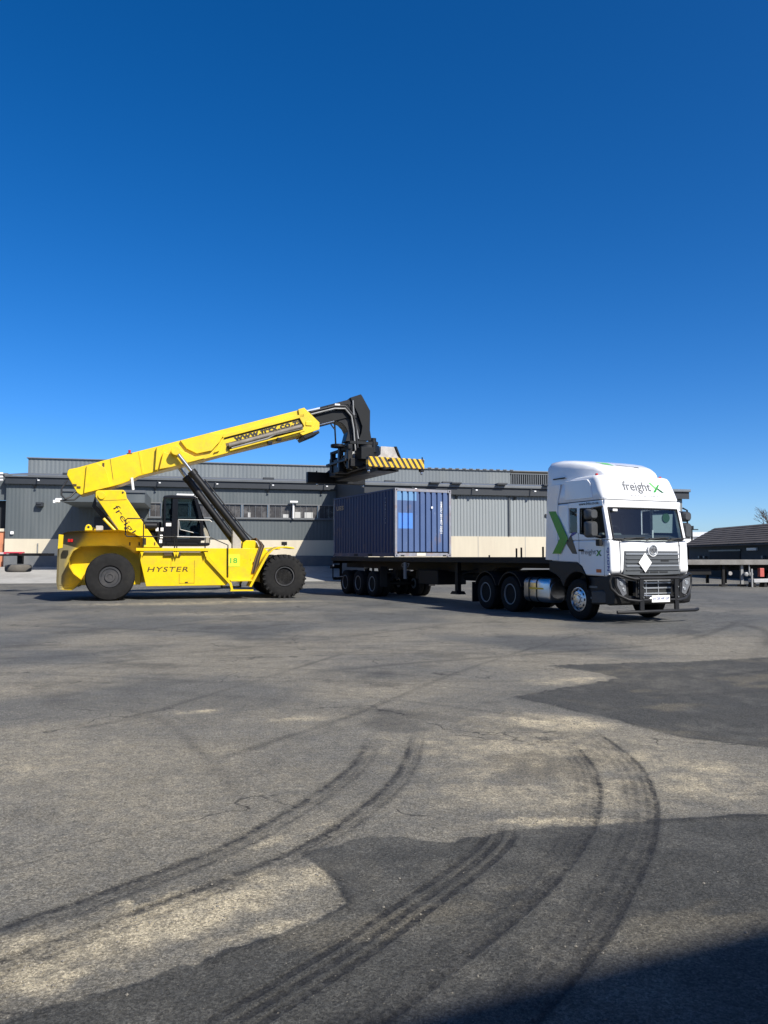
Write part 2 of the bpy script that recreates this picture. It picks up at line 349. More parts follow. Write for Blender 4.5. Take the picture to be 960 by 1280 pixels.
    m = bpy.data.materials.new('worn_asphalt'); m.use_nodes = True; n = m.node_tree; L = n.links; p = n.nodes['Principled BSDF']
    p.inputs['Roughness'].default_value = .88; p.inputs['Specular IOR Level'].default_value = .28
    at = n.nodes.new('ShaderNodeAttribute'); at.attribute_name = 'wear'; sp = n.nodes.new('ShaderNodeSeparateColor'); L.new(at.outputs['Color'], sp.inputs[0])
    tc = n.nodes.new('ShaderNodeTexCoord')
    def noise(sc, det=5, ro=.6):
        q = n.nodes.new('ShaderNodeTexNoise'); q.inputs['Scale'].default_value = sc; q.inputs['Detail'].default_value = det; q.inputs['Roughness'].default_value = ro; L.new(tc.outputs['Object'], q.inputs['Vector']); return q.outputs[0]
    def mr(v, a, b, c, d):
        q = n.nodes.new('ShaderNodeMapRange'); q.inputs['From Min'].default_value = a; q.inputs['From Max'].default_value = b; q.inputs['To Min'].default_value = c; q.inputs['To Max'].default_value = d; L.new(v, q.inputs['Value']); return q.outputs[0]
    def mth(op, a, b):
        q = n.nodes.new('ShaderNodeMath'); q.operation = op
        for i, v in enumerate((a, b)):
            if isinstance(v, (int, float)): q.inputs[i].default_value = v
            else: L.new(v, q.inputs[i])
        return q.outputs[0]
    def mixc(f, A, B, bt='MIX'):
        q = n.nodes.new('ShaderNodeMix'); q.data_type = 'RGBA'; q.blend_type = bt
        if isinstance(f, (int, float)): q.inputs['Factor'].default_value = f
        else: L.new(f, q.inputs['Factor'])
        for nm, v in (('A', A), ('B', B)):
            if isinstance(v, tuple): q.inputs[nm].default_value = (*v, 1)
            else: L.new(v, q.inputs[nm])
        return q.outputs['Result']
    n1 = noise(.55, 9, .70); n2 = noise(9, 7, .75); n3 = noise(70, 5, .75); n4 = noise(210, 3, .7); n5 = noise(3.2, 9, .75); n6 = noise(24, 6, .75)
    base = mixc(mr(n1, .30, .70, 0, 1), (.082, .0822, .0770), (.124, .1235, .1140))
    dm = mth('MULTIPLY', sp.outputs[0], mr(n2, .36, .62, .55, 1.25))
    c = mixc(dm, base, (.46, .395, .270))
    c = mixc(mth('MULTIPLY', sp.outputs[1], mr(n2, .3, .65, .80, 1.0)), c, (.050, .0500, .0455))
    c = mixc(mth('MULTIPLY', dm, mth('MULTIPLY', sp.outputs[1], .9)), c, (.17, .148, .105))
    c = mixc(mth('MULTIPLY', sp.outputs[2], mr(n6, .34, .60, .45, 1.0)), c, (.020, .020, .0205))
    c = mixc(mth('MULTIPLY', at.outputs['Alpha'], mr(n6, .35, .62, .3, .95)), c, (.026, .026, .026))
    c = mixc(1.0, c, mr(n5, .34, .66, .88, 1.12), 'MULTIPLY'); c = mixc(1.0, c, mr(n6, .33, .67, .80, 1.20), 'MULTIPLY')
    # hairline cracks in the old asphalt
    ve = n.nodes.new('ShaderNodeTexVoronoi'); ve.feature = 'DISTANCE_TO_EDGE'; ve.inputs['Scale'].default_value = .55
    wv = n.nodes.new('ShaderNodeVectorMath'); wv.operation = 'ADD'; wn = n.nodes.new('ShaderNodeTexNoise'); wn.inputs['Scale'].default_value = 1.6; wn.inputs['Detail'].default_value = 7; L.new(tc.outputs['Object'], wn.inputs['Vector'])
    L.new(tc.outputs['Object'], wv.inputs[0]); L.new(wn.outputs['Color'], wv.inputs[1]); L.new(wv.outputs[0], ve.inputs['Vector'])
    crk = mth('MULTIPLY', mr(ve.outputs['Distance'], .002, .009, 1, 0), mth('MULTIPLY', mr(noise(.8, 3), .50, .58, 0, .75), mr(sp.outputs[1], 0, 1, 1, .0)))
    c = mixc(crk, c, (.022, .021, .020))
    g = mixc(1.0, c, mr(n3, .28, .72, .52, 1.48), 'MULTIPLY'); g = mixc(1.0, g, mr(n4, .3, .7, .45, 1.55), 'MULTIPLY')
    va = n.nodes.new('ShaderNodeTexVoronoi'); va.inputs['Scale'].default_value = 105; L.new(tc.outputs['Object'], va.inputs['Vector'])
    vas = n.nodes.new('ShaderNodeSeparateColor'); L.new(va.outputs['Color'], vas.inputs[0])
    g = mixc(1.0, g, mr(vas.outputs[0], 0, 1, .62, 1.38), 'MULTIPLY')
    vo = n.nodes.new('ShaderNodeTexVoronoi'); vo.inputs['Scale'].default_value = 38; L.new(tc.outputs['Object'], vo.inputs['Vector'])
    vs2 = n.nodes.new('ShaderNodeSeparateColor'); L.new(vo.outputs['Color'], vs2.inputs[0])
    peb = mth('MULTIPLY', mr(vo.outputs['Distance'], .10, .20, 1, 0), mr(vs2.outputs[0], .90, .94, 0, .55))
    g = mixc(peb, g, (.26, .235, .185))
    vo2 = n.nodes.new('ShaderNodeTexVoronoi'); vo2.inputs['Scale'].default_value = 60; L.new(tc.outputs['Object'], vo2.inputs['Vector'])
    vs3 = n.nodes.new('ShaderNodeSeparateColor'); L.new(vo2.outputs['Color'], vs3.inputs[0])
    g = mixc(mth('MULTIPLY', mr(vo2.outputs['Distance'], .12, .25, 1, 0), mr(vs3.outputs[1], .80, .86, 0, .75)), g, (.04, .04, .04))
    L.new(g, p.inputs['Base Color'])
    bp = n.nodes.new('ShaderNodeBump'); bp.inputs['Strength'].default_value = .8; bp.inputs['Distance'].default_value = .014
    L.new(mth('ADD', mth('MULTIPLY', n3, .8), mth('ADD', mth('MULTIPLY', n4, .35), peb)), bp.inputs['Height']); L.new(bp.outputs[0], p.inputs['Normal'])
    me.materials.append(m)
    # loose grit lying on the dusty patches
    pr = random.Random(3); verts = []; faces = []
    near_i = np.where((y > 2.3) & (y < 9) & (np.abs(x) < y * .55))[0]; wgt = (dust[near_i] ** 2 * .9 + .008 + .15 * stain[near_i]) * (1 - .6 * dark[near_i]); wgt = wgt * y[near_i] ** 1.5; cs = np.cumsum(wgt)
    rs = np.random.RandomState(5); pick = near_i[np.searchsorted(cs, rs.rand(4200) * cs[-1])]
    for i in pick:
        s_ = pr.choice((.002, .002, .0025, .003, .003, .004, .006)) * pr.uniform(.7, 1.4); cx = x[i] + pr.uniform(-.02, .02); cy = y[i] + pr.uniform(-.02, .02); cz = relief[i] + s_ * .3; k = len(verts)
        for v in ((1, 0, 0), (0, 1, 0), (-1, 0, 0), (0, -1, 0), (0, 0, .8), (0, 0, -.6)):
            verts.append((cx + v[0] * s_ * pr.uniform(.7, 1.3), cy + v[1] * s_ * pr.uniform(.7, 1.3), cz + v[2] * s_))
        for a_, b_ in ((0, 1), (1, 2), (2, 3), (3, 0)): faces.append((k + a_, k + b_, k + 4)); faces.append((k + b_, k + a_, k + 5))
    gm = bpy.data.meshes.new('loose_gravel'); gm.from_pydata(verts, [], faces); gm.materials.append(mat('pale_grit', (.19, .175, .145), .9, var=.5, vscale=9))
    tag(bpy.data.objects.new('loose_gravel', gm), kind='stuff', label='pale loose grit scattered on the dusty asphalt', cat='gravel'); COL.objects.link(bpy.data.objects['loose_gravel'])
make_ground()

# ------------------------------------------------------------------ warehouse
CLAD = mat('grey_cladding', (0.076, 0.090, 0.094), .55, var=.07, vscale=.6, dirt=(.20, .21, .21), dirt_amt=.25, dscale=.5, streak=True)
CLADF = mat('front_cladding_grey', (0.235, 0.255, 0.255), .55, var=.10, vscale=.6, dirt=(.22, .23, .23), dirt_amt=.35, dscale=.8, streak=True)
CLADU = mat('upper_cladding', (0.125, 0.142, 0.150), .6, var=.12, vscale=.25, dirt=(.24, .25, .23), dirt_amt=.5, dscale=.35, streak=True)
TRIM_SHADE = mat('dark_trim_and_shade', (0.018, 0.022, 0.027), .55, var=.1)  # dark tone shared by trim, painted eave shadow and shaded side wall
PLIN = mat('cream_render', (0.55, 0.49, 0.37), .85, var=.08, vscale=.8, dirt=(.42, .36, .28), dirt_amt=.45, dscale=1.0, streak=True, bump=.1)
DBAND = mat('grey_render', (0.105, 0.112, 0.118), .85, var=.12, vscale=.8, dirt=(.25, .22, .18), dirt_amt=.4)
CONC = mat('concrete', (0.34, 0.33, 0.30), .9, var=.15, vscale=.7, dirt=(.18, .17, .15), dirt_amt=.6, dscale=.6, bump=.15)
ROOFM = mat('metal_roof', (0.16, 0.17, 0.175), .5, .3, var=.1)
WGLS = mat('old_window_glass', (0.055, 0.052, 0.050), .2, var=.35, vscale=1.4, dirt=(.17, .165, .155), dirt_amt=.8, dscale=1.3)
WFRM = mat('window_frame_grey', (0.13, 0.135, 0.138), .5)
DOORM = mat('dark_opening', (0.015, 0.017, 0.019), .8)
GUT = mat('gutter_grey', (0.11, 0.118, 0.122), .45, .2, var=.1)
BA = R(13.2)
wh = tag(empty('warehouse', (-4.73, 57.0, 0), BA), 'long grey corrugated warehouse with cream base wall and dark shadow-coloured eave boards behind the vehicles', 'warehouse')
UL, UR, P = -21.5, 23.2, 10.5
def corrugated(u0, u1, z0, z1, wf, pitch, depth, name, m, parent, ru=.45):
    """sheet of ribbed cladding facing -w, ribs upright"""
    pts = []; u = u0
    while u < u1 - 1e-6:
        e = min(u + pitch, u1); f = pitch
        for a, d in ((0, 0), (ru * .75, 0), (ru, depth), (1 - .25 * ru * .0 - .12, depth)):
            q = u + a * f
            if q < e - 1e-4: pts.append((q, wf - d))
        u = e
    pts.append((u1, wf)); pts += [(u1, wf + .12), (u0, wf + .12)]
    return MB().prism(pts, 'z', z0, z1).build(name, m, parent, sharp=20)
# main facade (w = 0): plinth, base band, cladding
MB().box(UL, 1.2, 0, .3, 1.66, 2.80).build('plinth', PLIN, wh)
MB().box(UL - .02, 1.2, -.08, .3, .3, 1.66).build('base_band', DBAND, wh)
corrugated(UL, -12.2, 2.80, 6.92, .06, .25, .006, 'cladding', CLAD, wh)
corrugated(-12.2, 1.2, 2.80, 4.36, .06, .25, .006, 'cladding', CLAD, wh)
corrugated(-12.2, 1.2, 5.44, 6.92, .06, .25, .006, 'cladding', CLAD, wh)
MB().box(UL, UL + .25, .08, 6.0, .3, 7.15).build('end_wall', CLAD, wh)
# window band: each bay a window with a frame and panes
bays = [(-12.2, -11.3), (-11.3, -9.4), (-9.4, -7.55), (-7.55, -5.7), (-5.7, -3.8), (-3.8, -1.95), (-1.95, -.12), (-.12, 1.1)]
for a, b in bays:
    f = MB().box(a, a + .07, -.02, .16, 4.36, 5.44).box(b - .07, b, -.015, .16, 4.36, 5.44).box(a + .07, b - .07, -.02, .16, 4.36, 4.43).box(a + .07, b - .07, -.02, .16, 5.36, 5.44).build('window', WFRM, wh)
    n = max(2, int(round((b - a) / .46)))
    for k in range(n):
        x0 = a + .07 + (b - a - .14) * k / n; x1 = a + .07 + (b - a - .14) * (k + 1) / n
        MB().box(x0 + .012, x1 - .012, .10 + .006 * (k % 2), .125, 4.43, 5.36).build('pane', WGLS, f)
    for k in range(1, n):
        x0 = a + .07 + (b - a - .14) * k / n
        MB().box(x0 - .012, x0 + .012, .05, .10, 4.43, 5.36).build('mullion', WFRM, f)
MB().box(-12.25, 1.15, -.10, .0, 4.30, 4.36).build('window_sill', GUT, wh)
# pale goods seen standing inside the windows
for u, wd, z0, z1 in ((-2.55, .40, 4.44, 4.70), (-1.72, .58, 4.44, 4.88), (-.85, .62, 4.44, 4.86), (-5.2, .18, 4.44, 4.8)):
    MB().box(u - wd / 2, u + wd / 2, .06, .098, z0, z1).build('window_board', mat('pale_board', (.45, .45, .43), .7), wh, .01)
# eave: board coloured as the eave's shadow, gutter, soffit, brackets
MB().box(UL - .02, 1.35, -.24, -.17, 6.53, 7.02).build('eave_shade_board', TRIM_SHADE, wh)
MB().box(UL, 1.3, -.17, .05, 6.55, 6.58).build('soffit', TRIM_SHADE, wh)
MB().box(UL - .06, 1.35, -.36, -.24, 6.98, 7.09).build('gutter', GUT, wh, .02)
MB().prism([(-.36, 7.10), (-.36, 7.16), (6.0, 7.92), (6.0, 7.80)], 's', UL - .04, UR + .3).build('roof', ROOFM, wh)
for i in range(6):
    u = -19.7 + i * 3.95
    if u > 1: break
    MB().prism([(-.20, 6.53), (-.20, 6.48), (.0, 6.28), (.0, 6.40)], 's', u - .06, u + .06).build('eave_bracket', TRIM_SHADE, wh)
    lm = MB().tube([(u + .2, -.30, 6.9), (u + .30, -.58, 6.78)], .035, 6).build('flood_light', GUT, wh)
    MB().box(u + .28, u + .42, -.68, -.58, 6.72, 6.80).build('lamp_head', WHP, lm, .02)
for i in range(9):
    u = -18 + i * 4.6
    if abs(u + 8) < 1.5: continue
    wv = -.7 if u < 1 else -P - .2
    MB().box(u, u + .8, .3, .7, 7.18, 7.42).build('roof_vent', TRIM_SHADE, wh, .03)
# small wall lamp and security boxes
MB().box(-19.55, -19.1, -.35, .04, 5.0, 5.3).box(-19.5, -19.2, -.42, -.35, 5.12, 5.25).build('wall_lamp', TRIM_SHADE, wh, .03)
MB().box(-21.15, -20.95, -.1, .05, 3.1, 3.3).build('junction_box', WHP, wh, .02)
for u, z0, z1 in ((-19.4, 1.9, 2.5),): MB().tube([(u, -.06, z0), (u, -.06, z1)], .04, 6).build('hose_reel_pipe', GRYM, wh)
lp = MB().tube([(-2.02, -.22, 4.4), (-2.02, -.22, 5.5)], .07, 8).build('lamp_post', WHP, wh)
MB().box(-2.3, -1.72, -.5, -.1, 5.52, 5.66).build('lamp_head', WHP, lp, .03)
# upper storey set back on the roof
corrugated(-21.4, 17.6, 7.4, 9.03, 6.0, .30, .012, 'upper_cladding', CLADU, wh)
corrugated(21.2, 22.4, 7.4, 8.8, 6.0, .30, .012, 'upper_cladding', CLADU, wh)
MB().box(17.6, 21.2, 6.06, 6.2, 7.4, 8.78).build('louvre_back', DOORM, wh)
lv = MB().box(17.6, 21.2, 5.90, 6.06, 8.78, 8.86).box(17.6, 21.2, 5.90, 6.06, 7.4, 7.5).build('louvre_vent', GUT, wh)
for k in range(18):
    MB().box(17.65 + k * .2, 17.73 + k * .2, 5.93, 6.04, 7.5, 8.78).build('slat', GUT, lv)
MB().box(-21.5, 22.4, 5.86, 16, 9.03, 9.10).build('upper_roof', ROOFM, wh)
MB().box(-21.35, -21.2, 6.1, 16, 7.4, 9.03).build('upper_end_wall', CLADU, wh)
for k in range(26):
    MB().box(2 + k * .62, 2.3 + k * .62, 5.80, 5.92, 9.095, 9.16).build('ridge_clip', GUT, wh)
MB().box(-18.2, -14.0, 5.92, 6.0, 7.66, 7.72).build('flashing', TRIM_SHADE, wh)
# canopy over the left dock: a deep slab
MB().box(-16.95, -12.05, -6.0, -.02, 4.96, 5.72).build('canopy', CLAD, wh, .03)
MB().box(-17.0, -12.0, -6.1, -6.0, 5.60, 5.76).build('canopy_gutter', GUT, wh)
MB().box(-17.25, -16.9, -6.35, -6.1, 5.0, 5.16).box(-17.4, -17.2, -6.3, -6.15, 4.86, 5.05).build('canopy_lamp', WHP, wh, .03)

MB().box(-15.8, -12.6, -.05, .10, 1.0, 4.3).build('dock_door', TRIM_SHADE, wh)
# lean-to block standing forward of the facade (w = -P)
bl = 1.16
MB().prism([(-P + .04, 5.5), (-P + .04, 6.03), (-.50, 6.98), (0, 7.05), (0, 1.5), (-P, 1.5)], 's', bl, bl + .25).build('side_wall', TRIM_SHADE, wh)  # side turned from the sun, its shade put into the dark colour
MB().box(bl, bl + .25, -P + .01, 0, 0, 1.5).build('side_base', DBAND, wh)
corrugated(bl + .25, UR, 2.87, 5.88, -P + .05, .21, .03, 'front_cladding', CLADF, wh)
MB().box(bl + .25, UR, -P, -P + .25, 1.2, 2.87).build('front_plinth', PLIN, wh)
MB().box(bl + .25, UR, -P - .06, -P + .25, 0, 1.2).build('front_base', DBAND, wh)
MB().prism([(-P + .25, 0), (6, 0), (6, 7.6), (-.9, 7.0), (-P + .25, 5.9)], 's', UR - .25, UR).build('far_end_wall', CLAD, wh)
MB().box(bl - .05, UR + .35, -P - .24, -P - .17, 5.48, 5.98).build('eave_shade_board', TRIM_SHADE, wh)  # dark board painted in place of the shadow under the eave
MB().box(bl - .05, UR + .35, -P - .17, -P + .02, 5.50, 5.53).build('soffit', TRIM_SHADE, wh)
MB().box(bl - .1, UR + .4, -P - .36, -P - .24, 5.94, 6.06).build('gutter', GUT, wh, .02)
MB().prism([(-P - .36, 6.065), (-P - .36, 6.12), (-.85, 7.18), (-.85, 7.10)], 's', bl - .1, UR + .4).build('lean_to_roof', ROOFM, wh)
for i in range(5):
    u = 3.1 + i * 3.95
    MB().prism([(-P - .20, 5.48), (-P - .20, 5.43), (-P + .0, 5.22), (-P + .0, 5.34)], 's', u - .06, u + .06).build('eave_bracket', TRIM_SHADE, wh)
    lm = MB().tube([(u + 1.0, -P - .30, 5.87), (u + 1.10, -P - .55, 5.76)], .035, 6).build('flood_light', GUT, wh)
    MB().box(u + 1.09, u + 1.23, -P - .65, -P - .55, 5.71, 5.79).build('lamp_head', WHP, lm, .02)
for u in (5.2, 6.6, 9.6, 12.8, 17.0, 18.4):
    MB().box(u, u + .65, -P - .60, -P - .1, 6.12, 6.22).build('roof_vent', TRIM_SHADE, wh, .02)
MB().box(13.1, 13.3, -P - .06, -P + .04, 4.15, 4.35).build('junction_box', TRIM_SHADE, wh, .02)
for u in (5.4, 8.5, 11.7, 14.9): MB().box(u, u + .025, -P - .012, -P, 1.2, 2.86).build('expansion_joint', GRYM, wh)
MB().tube([(10.62, -P - .02, 2.9), (10.62, -P - .02, 5.85)], .05, 6).build('downpipe', GUT, wh)
# concrete loading apron sloping up to the facade
ap = MB().prism([(-7.0, .0), (-7.0, .02), (-.05, .90), (-.05, 0)], 's', UL - 8, bl - .02).build('loading_apron', CONC)
ap.location = (-4.73, 57, 0); ap.rotation_euler = (0, 0, BA); tag(ap, kind='structure')

# neighbouring building at the far left
BRK = mat('orange_render', (0.52, 0.20, 0.10), .85, var=.15, vscale=.6)
nb = tag(empty('neighbouring_shed', (-4.73, 57.0, 0), BA), 'grey shed with dark opening and orange base just left of the long warehouse', 'shed')
MB().box(-34, UL - .03, .5, .8, 5.45, 7.2).build('cladding', CLAD, nb)
MB().box(-34, UL - .03, 1.0, 4, 3.5, 5.45).build('opening', DOORM, nb)
MB().box(-34, UL - .03, .3, .8, 3.3, 3.5).build('sill', PLIN, nb)
MB().box(-34, UL - .03, .4, .8, 0, 3.3).build('base_wall', BRK, nb)
MB().box(-34, UL - .03, .3, 16, 7.2, 7.3).build('roof', ROOFM, nb)
for k in range(3):
    MB().tube([(-28, -.4, 6.4 + .25 * k), (UL - .1, -.5, 6.75 + .22 * k)], .07, 6).build('roof_rail', WHP, nb)

# ------------------------------------------------------------------ building behind the camera whose shadow lies on the yard
dp = tag(empty('depot_building', (7.36, -5.31, 0), math.atan2(.61, 1.44)), 'tall grey depot building behind the viewpoint casting the foreground shadow', 'building')
MB().box(-26, 30, -.9, -.6, 1.3, 8.8).build('wall', CLAD, dp)
MB().box(-26, 30, -.95, -.6, 0, 1.3).build('plinth', PLIN, dp)
MB().box(-26.4, 30.4, -14, 0, 8.8, 9.0).build('roof', ROOFM, dp)
for u in (-26, 29.7): MB().box(u, u + .3, -13.8, -.9, 0, 8.8).build('end_wall', CLAD, dp)
MB().box(-26, 30, -13.9, -13.8, 0, 8.8).build('rear_wall', CLAD, dp)
for u in (-15, -3, 9, 21):
    d_ = MB().box(u, u + 4.2, -.62, -.56, 0, 4.4).build('roller_door', GUT, dp)
    for k in range(11): MB().box(u + .03, u + 4.17, -.56, -.535, .05 + k * .4, .37 + k * .4).build('slat', GUT, d_)

# ------------------------------------------------------------------ right background
ROOFD = mat('dark_tile_roof', (0.085, 0.072, 0.062), .85, var=.3, vscale=1.2)
DWALL = mat('dark_blue_wall', (0.045, 0.055, 0.065), .8, var=.1)
cg = tag(empty('dark_outbuilding', (26.0, 66.0, 0), R(-90)), 'low dark outbuilding with pitched dark roof behind the empty flatbed', 'building')   # local s runs towards the camera, w to +x
MB().box(0, 30, 0, .25, 0, 2.5).build('wall', DWALL, cg)
MB().prism([(0, 0), (5.6, 0), (5.6, 2.5), (2.8, 3.85), (0, 2.5)], 's', 0.02, .25).build('gable_wall', DWALL, cg)
MB().prism([(-.35, 2.38), (-.35, 2.47), (2.45, 3.98), (2.45, 3.86)], 's', -.3, 30).build('roof', ROOFD, cg)
MB().prism([(2.45, 3.98), (2.45, 3.86), (5.6, 2.4), (5.6, 2.5)], 's', -.3, 30).build('roof', ROOFD, cg)
for k in range(9):   # courses of roofing standing proud
    t0 = .02 + k * .112; a = (-.35 + 2.8 * t0, 2.485 + 1.51 * t0); b = (-.35 + 2.8 * (t0 + .105), 2.485 + 1.51 * (t0 + .105))
    MB().prism([a, b, (b[0] - .01, b[1] + .02), (a[0] - .02, a[1] + .045)], 's', -.3, 30).build('roof_course', ROOFD, cg)
MB().box(4.6, 9.8, -.06, .02, .0, 2.0).build('doorway', DOORM, cg)
MB().box(4.45, 9.95, -.09, -.06, 2.0, 2.12).build('lintel', GUT, cg)
MB().box(11.0, 12.4, -.14, 0, 2.02, 2.22).build('sign_light', WHP, cg, .02)
for s_ in (2.6, 13.2, 19.0, 3.6): MB().box(s_, s_ + .3, -.2, 0, 1.45, 1.65).build('wall_lamp', GUT, cg, .02)
wb = tag(empty('white_shed', (46, 108, 0), R(4)), 'white shed partly hidden behind the dark outbuilding', 'shed')
MB().box(-8, 9, 0, 8, 0, 4.4).build('wall', mat('white_wall', (.72, .72, .70), .8, var=.08, vscale=.3), wb)
MB().prism([(-.3, 4.4), (8.3, 4.4), (4, 5.2)], 's', -8.3, 9.3).build('roof', mat('pale_roof', (.7, .7, .68), .6), wb)
MB().box(-5, -3.2, -.05, .02, 0, 3.0).build('door', GUT, wb)
up = tag(empty('utility_pole', (33.6, 84, 0)), 'thin dark utility pole between the truck and the dark outbuilding', 'pole')
MB().tube([(0, 0, 0), (0, 0, 4.9)], [.12, .09], 8).build('pole', BLK, up)
MB().box(-.7, .7, -.05, .05, 4.5, 4.6).build('crossarm', BLK, up)
MB().box(-.16, .16, -.16, .16, 4.6, 4.95).build('transformer', BLK, up)
# bare winter tree
BARK = mat('bare_bark', (0.10, 0.085, 0.075), .9, var=.3)
tr_ = tag(empty('bare_tree', (41.2, 82, 0)), 'leafless tree with fine twigs rising behind the dark outbuilding', 'tree')
rt = random.Random(5); segs = []
def grow(p, d, l, r, dep):
    q = p + d * l; segs.append((p, q, r, r * .68, dep))
    if dep >= 6: return
    for k in range(3 if dep < 5 else 2):
        nd = (d + Vector((rt.uniform(-1, 1), rt.uniform(-1, 1), rt.uniform(-.35, .75))) * .62).normalized(); grow(q, nd, l * rt.uniform(.66, .84), r * .62, dep + 1)
grow(Vector((0, 0, 0)), Vector((0, 0, 1)), 1.85, .20, 0)
MB().tube([segs[0][0], segs[0][1]], [segs[0][2], segs[0][3]], 10).build('trunk', BARK, tr_)
cb = MB()
for p_, q_, a_, b_, dp_ in segs[1:]: cb.tube([p_, q_], [max(a_, .012), max(b_, .009)], 4 if dp_ > 2 else 7, False)
cb.build('crown', BARK, tr_)

# ------------------------------------------------------------------ wheels
def tyre_mb(r, wd, n=40, lugs=0, ri=.42):
    h = wd / 2; m = MB()
    m.lathe([(-h * .72, r * ri), (-h * .95, r * (ri + .06)), (-h, r * .70), (-h * .96, r * .84), (-h * .84, r * .94), (-h * .6, r * .985), (-h * .2, r),
             (h * .2, r), (h * .6, r * .985), (h * .84, r * .94), (h * .96, r * .84), (h, r * .70), (h * .95, r * (ri + .06)), (h * .72, r * ri)], (0, 1, 0), n=n)
    for k in range(lugs):
        for sd in (-1, 1):
            a = 2 * math.pi * (k + (.5 if sd > 0 else 0)) / lugs
            M = Matrix.Rotation(a, 4, 'Y')
            m.box(-r * .048, r * .048, min(sd * h * .12, sd * h * 1.0), max(sd * h * .12, sd * h * 1.0), r * .945, r * 1.006, M)
            m.box(-r * .042, r * .042, min(sd * h * .90, sd * h * 1.01), max(sd * h * .90, sd * h * 1.01), r * .86, r * .96, M)
    return m
def grooves(m, r, wd, n=40):
    return m
def stacker_wheel(parent, x, y, r, wd, out, lugs, name='wheel'):
    """out = -1: outer face towards -w"""
    e = empty(name, (x, y, r), 0, parent)
    tyre_mb(r, wd, 48, lugs, .43).build('tyre', RUB, e)
    h = wd / 2
    if lugs:
        MB().lathe([(out * h * .72, r * .435), (out * h * 1.0, r * .445), (out * h * 1.0, r * .40), (out * h * .70, r * .385), (out * h * .35, r * .36), (out * h * .30, r * .22), (out * h * .62, r * .20), (out * h * .66, r * .12), (out * h * .66, 0.001)], (0, 1, 0), n=36).build('rim', RIMD, e, sharp=25)
        b = MB()
        for k in range(12):
            a = 2 * math.pi * k / 12; cx, cz = r * .29 * math.cos(a), r * .29 * math.sin(a)
            b.lathe([(out * h * .30, .028), (out * h * .44, .028)], (0, 1, 0), (cx, 0, cz), 6)
        b.build('wheel_nut', ALU, e)
    else:
        MB().lathe([(out * h * .70, r * .44), (out * h * .93, r * .43), (out * h * .93, r * .36), (out * h * .80, r * .34), (out * h * .80, r * .22), (out * h * 1.0, r * .20), (out * h * 1.0, r * .12), (out * h * .9, r * .11), (out * h * .9, .001)], (0, 1, 0), n=36).build('rim', RIMD, e, sharp=25)
    return e

# ------------------------------------------------------------------ reach stacker
SA = R(17.5)
st = tag(empty('reach_stacker', (-10.416, 29.555, 0), SA), 'yellow reach stacker with raised boom and black spreader hovering over the blue container', 'reach stacker')
# counterweight, its colour turning grey towards the rear corner
YELG = mat('greying_yellow_paint', (0.72, 0.505, 0.0015), .36, var=.07, vscale=1.5, dirt=(.27, .18, .04), dirt_amt=.40, dscale=1.6, coat=.2)
def add_rear_grey(m):
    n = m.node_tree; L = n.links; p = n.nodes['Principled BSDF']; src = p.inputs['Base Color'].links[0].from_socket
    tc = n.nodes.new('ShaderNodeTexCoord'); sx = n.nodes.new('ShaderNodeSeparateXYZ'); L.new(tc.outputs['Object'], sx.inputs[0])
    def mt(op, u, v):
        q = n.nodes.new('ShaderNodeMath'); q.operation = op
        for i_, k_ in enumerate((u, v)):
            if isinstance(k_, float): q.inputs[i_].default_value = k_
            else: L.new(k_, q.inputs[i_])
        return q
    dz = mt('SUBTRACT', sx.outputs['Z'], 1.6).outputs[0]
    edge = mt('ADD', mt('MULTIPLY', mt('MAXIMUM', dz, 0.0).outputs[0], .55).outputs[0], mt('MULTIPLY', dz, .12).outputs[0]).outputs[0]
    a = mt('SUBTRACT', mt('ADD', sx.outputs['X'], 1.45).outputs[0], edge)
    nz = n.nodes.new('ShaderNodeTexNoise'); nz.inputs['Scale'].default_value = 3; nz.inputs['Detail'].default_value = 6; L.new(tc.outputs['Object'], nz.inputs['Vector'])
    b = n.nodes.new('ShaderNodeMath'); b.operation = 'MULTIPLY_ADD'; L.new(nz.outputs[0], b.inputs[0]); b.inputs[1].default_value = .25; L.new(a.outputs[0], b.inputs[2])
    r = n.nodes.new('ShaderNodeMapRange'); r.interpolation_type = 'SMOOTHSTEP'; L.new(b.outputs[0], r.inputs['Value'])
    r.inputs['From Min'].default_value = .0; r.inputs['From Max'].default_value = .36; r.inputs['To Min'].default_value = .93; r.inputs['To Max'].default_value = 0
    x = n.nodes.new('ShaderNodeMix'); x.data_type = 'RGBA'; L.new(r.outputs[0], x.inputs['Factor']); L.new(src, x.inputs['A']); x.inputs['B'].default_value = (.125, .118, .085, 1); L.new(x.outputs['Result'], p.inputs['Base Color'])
add_rear_grey(YELG)
cw_out = [(-1.26, .40), (-1.72, .42), (-1.78, .7), (-1.78, 1.85), (-1.72, 2.38), (-1.5, 2.47), (-.85, 2.52), (.24, 2.55), (.58, 2.52), (1.11, 2.26), (1.11, 1.72), (.82, 1.70), (.64, 1.85), (.42, 1.955), (-.3, 1.97), (-1.01, 1.94), (-1.25, 1.78), (-1.38, 1.5), (-1.37, 1.23), (-1.22, .98), (-.95, .76), (-1.06, .60), (-1.18, .46)]
def sidecut(m, sgn):
    # rear corner rounded off in three flats, the edge sloping down to the tail
    e = lambda z: -.85 - .43 * (2.52 - z); x, y = 0.0, 2.0
    for th, le in ((20, .60), (60, .5)):
        t = R(th); q = [Vector((e(z) + x, sgn * y, z)) for z in (2.5, 1.0)]; r = Vector((e(2.5) + x - math.cos(t), sgn * (y - math.sin(t)), 2.5))
        no = (q[1] - q[0]).cross(r - q[0]).normalized()
        if no.y * sgn < 0: no = -no
        m.cut(q[0], no); x -= le * math.cos(t); y -= le * math.sin(t)
    return m
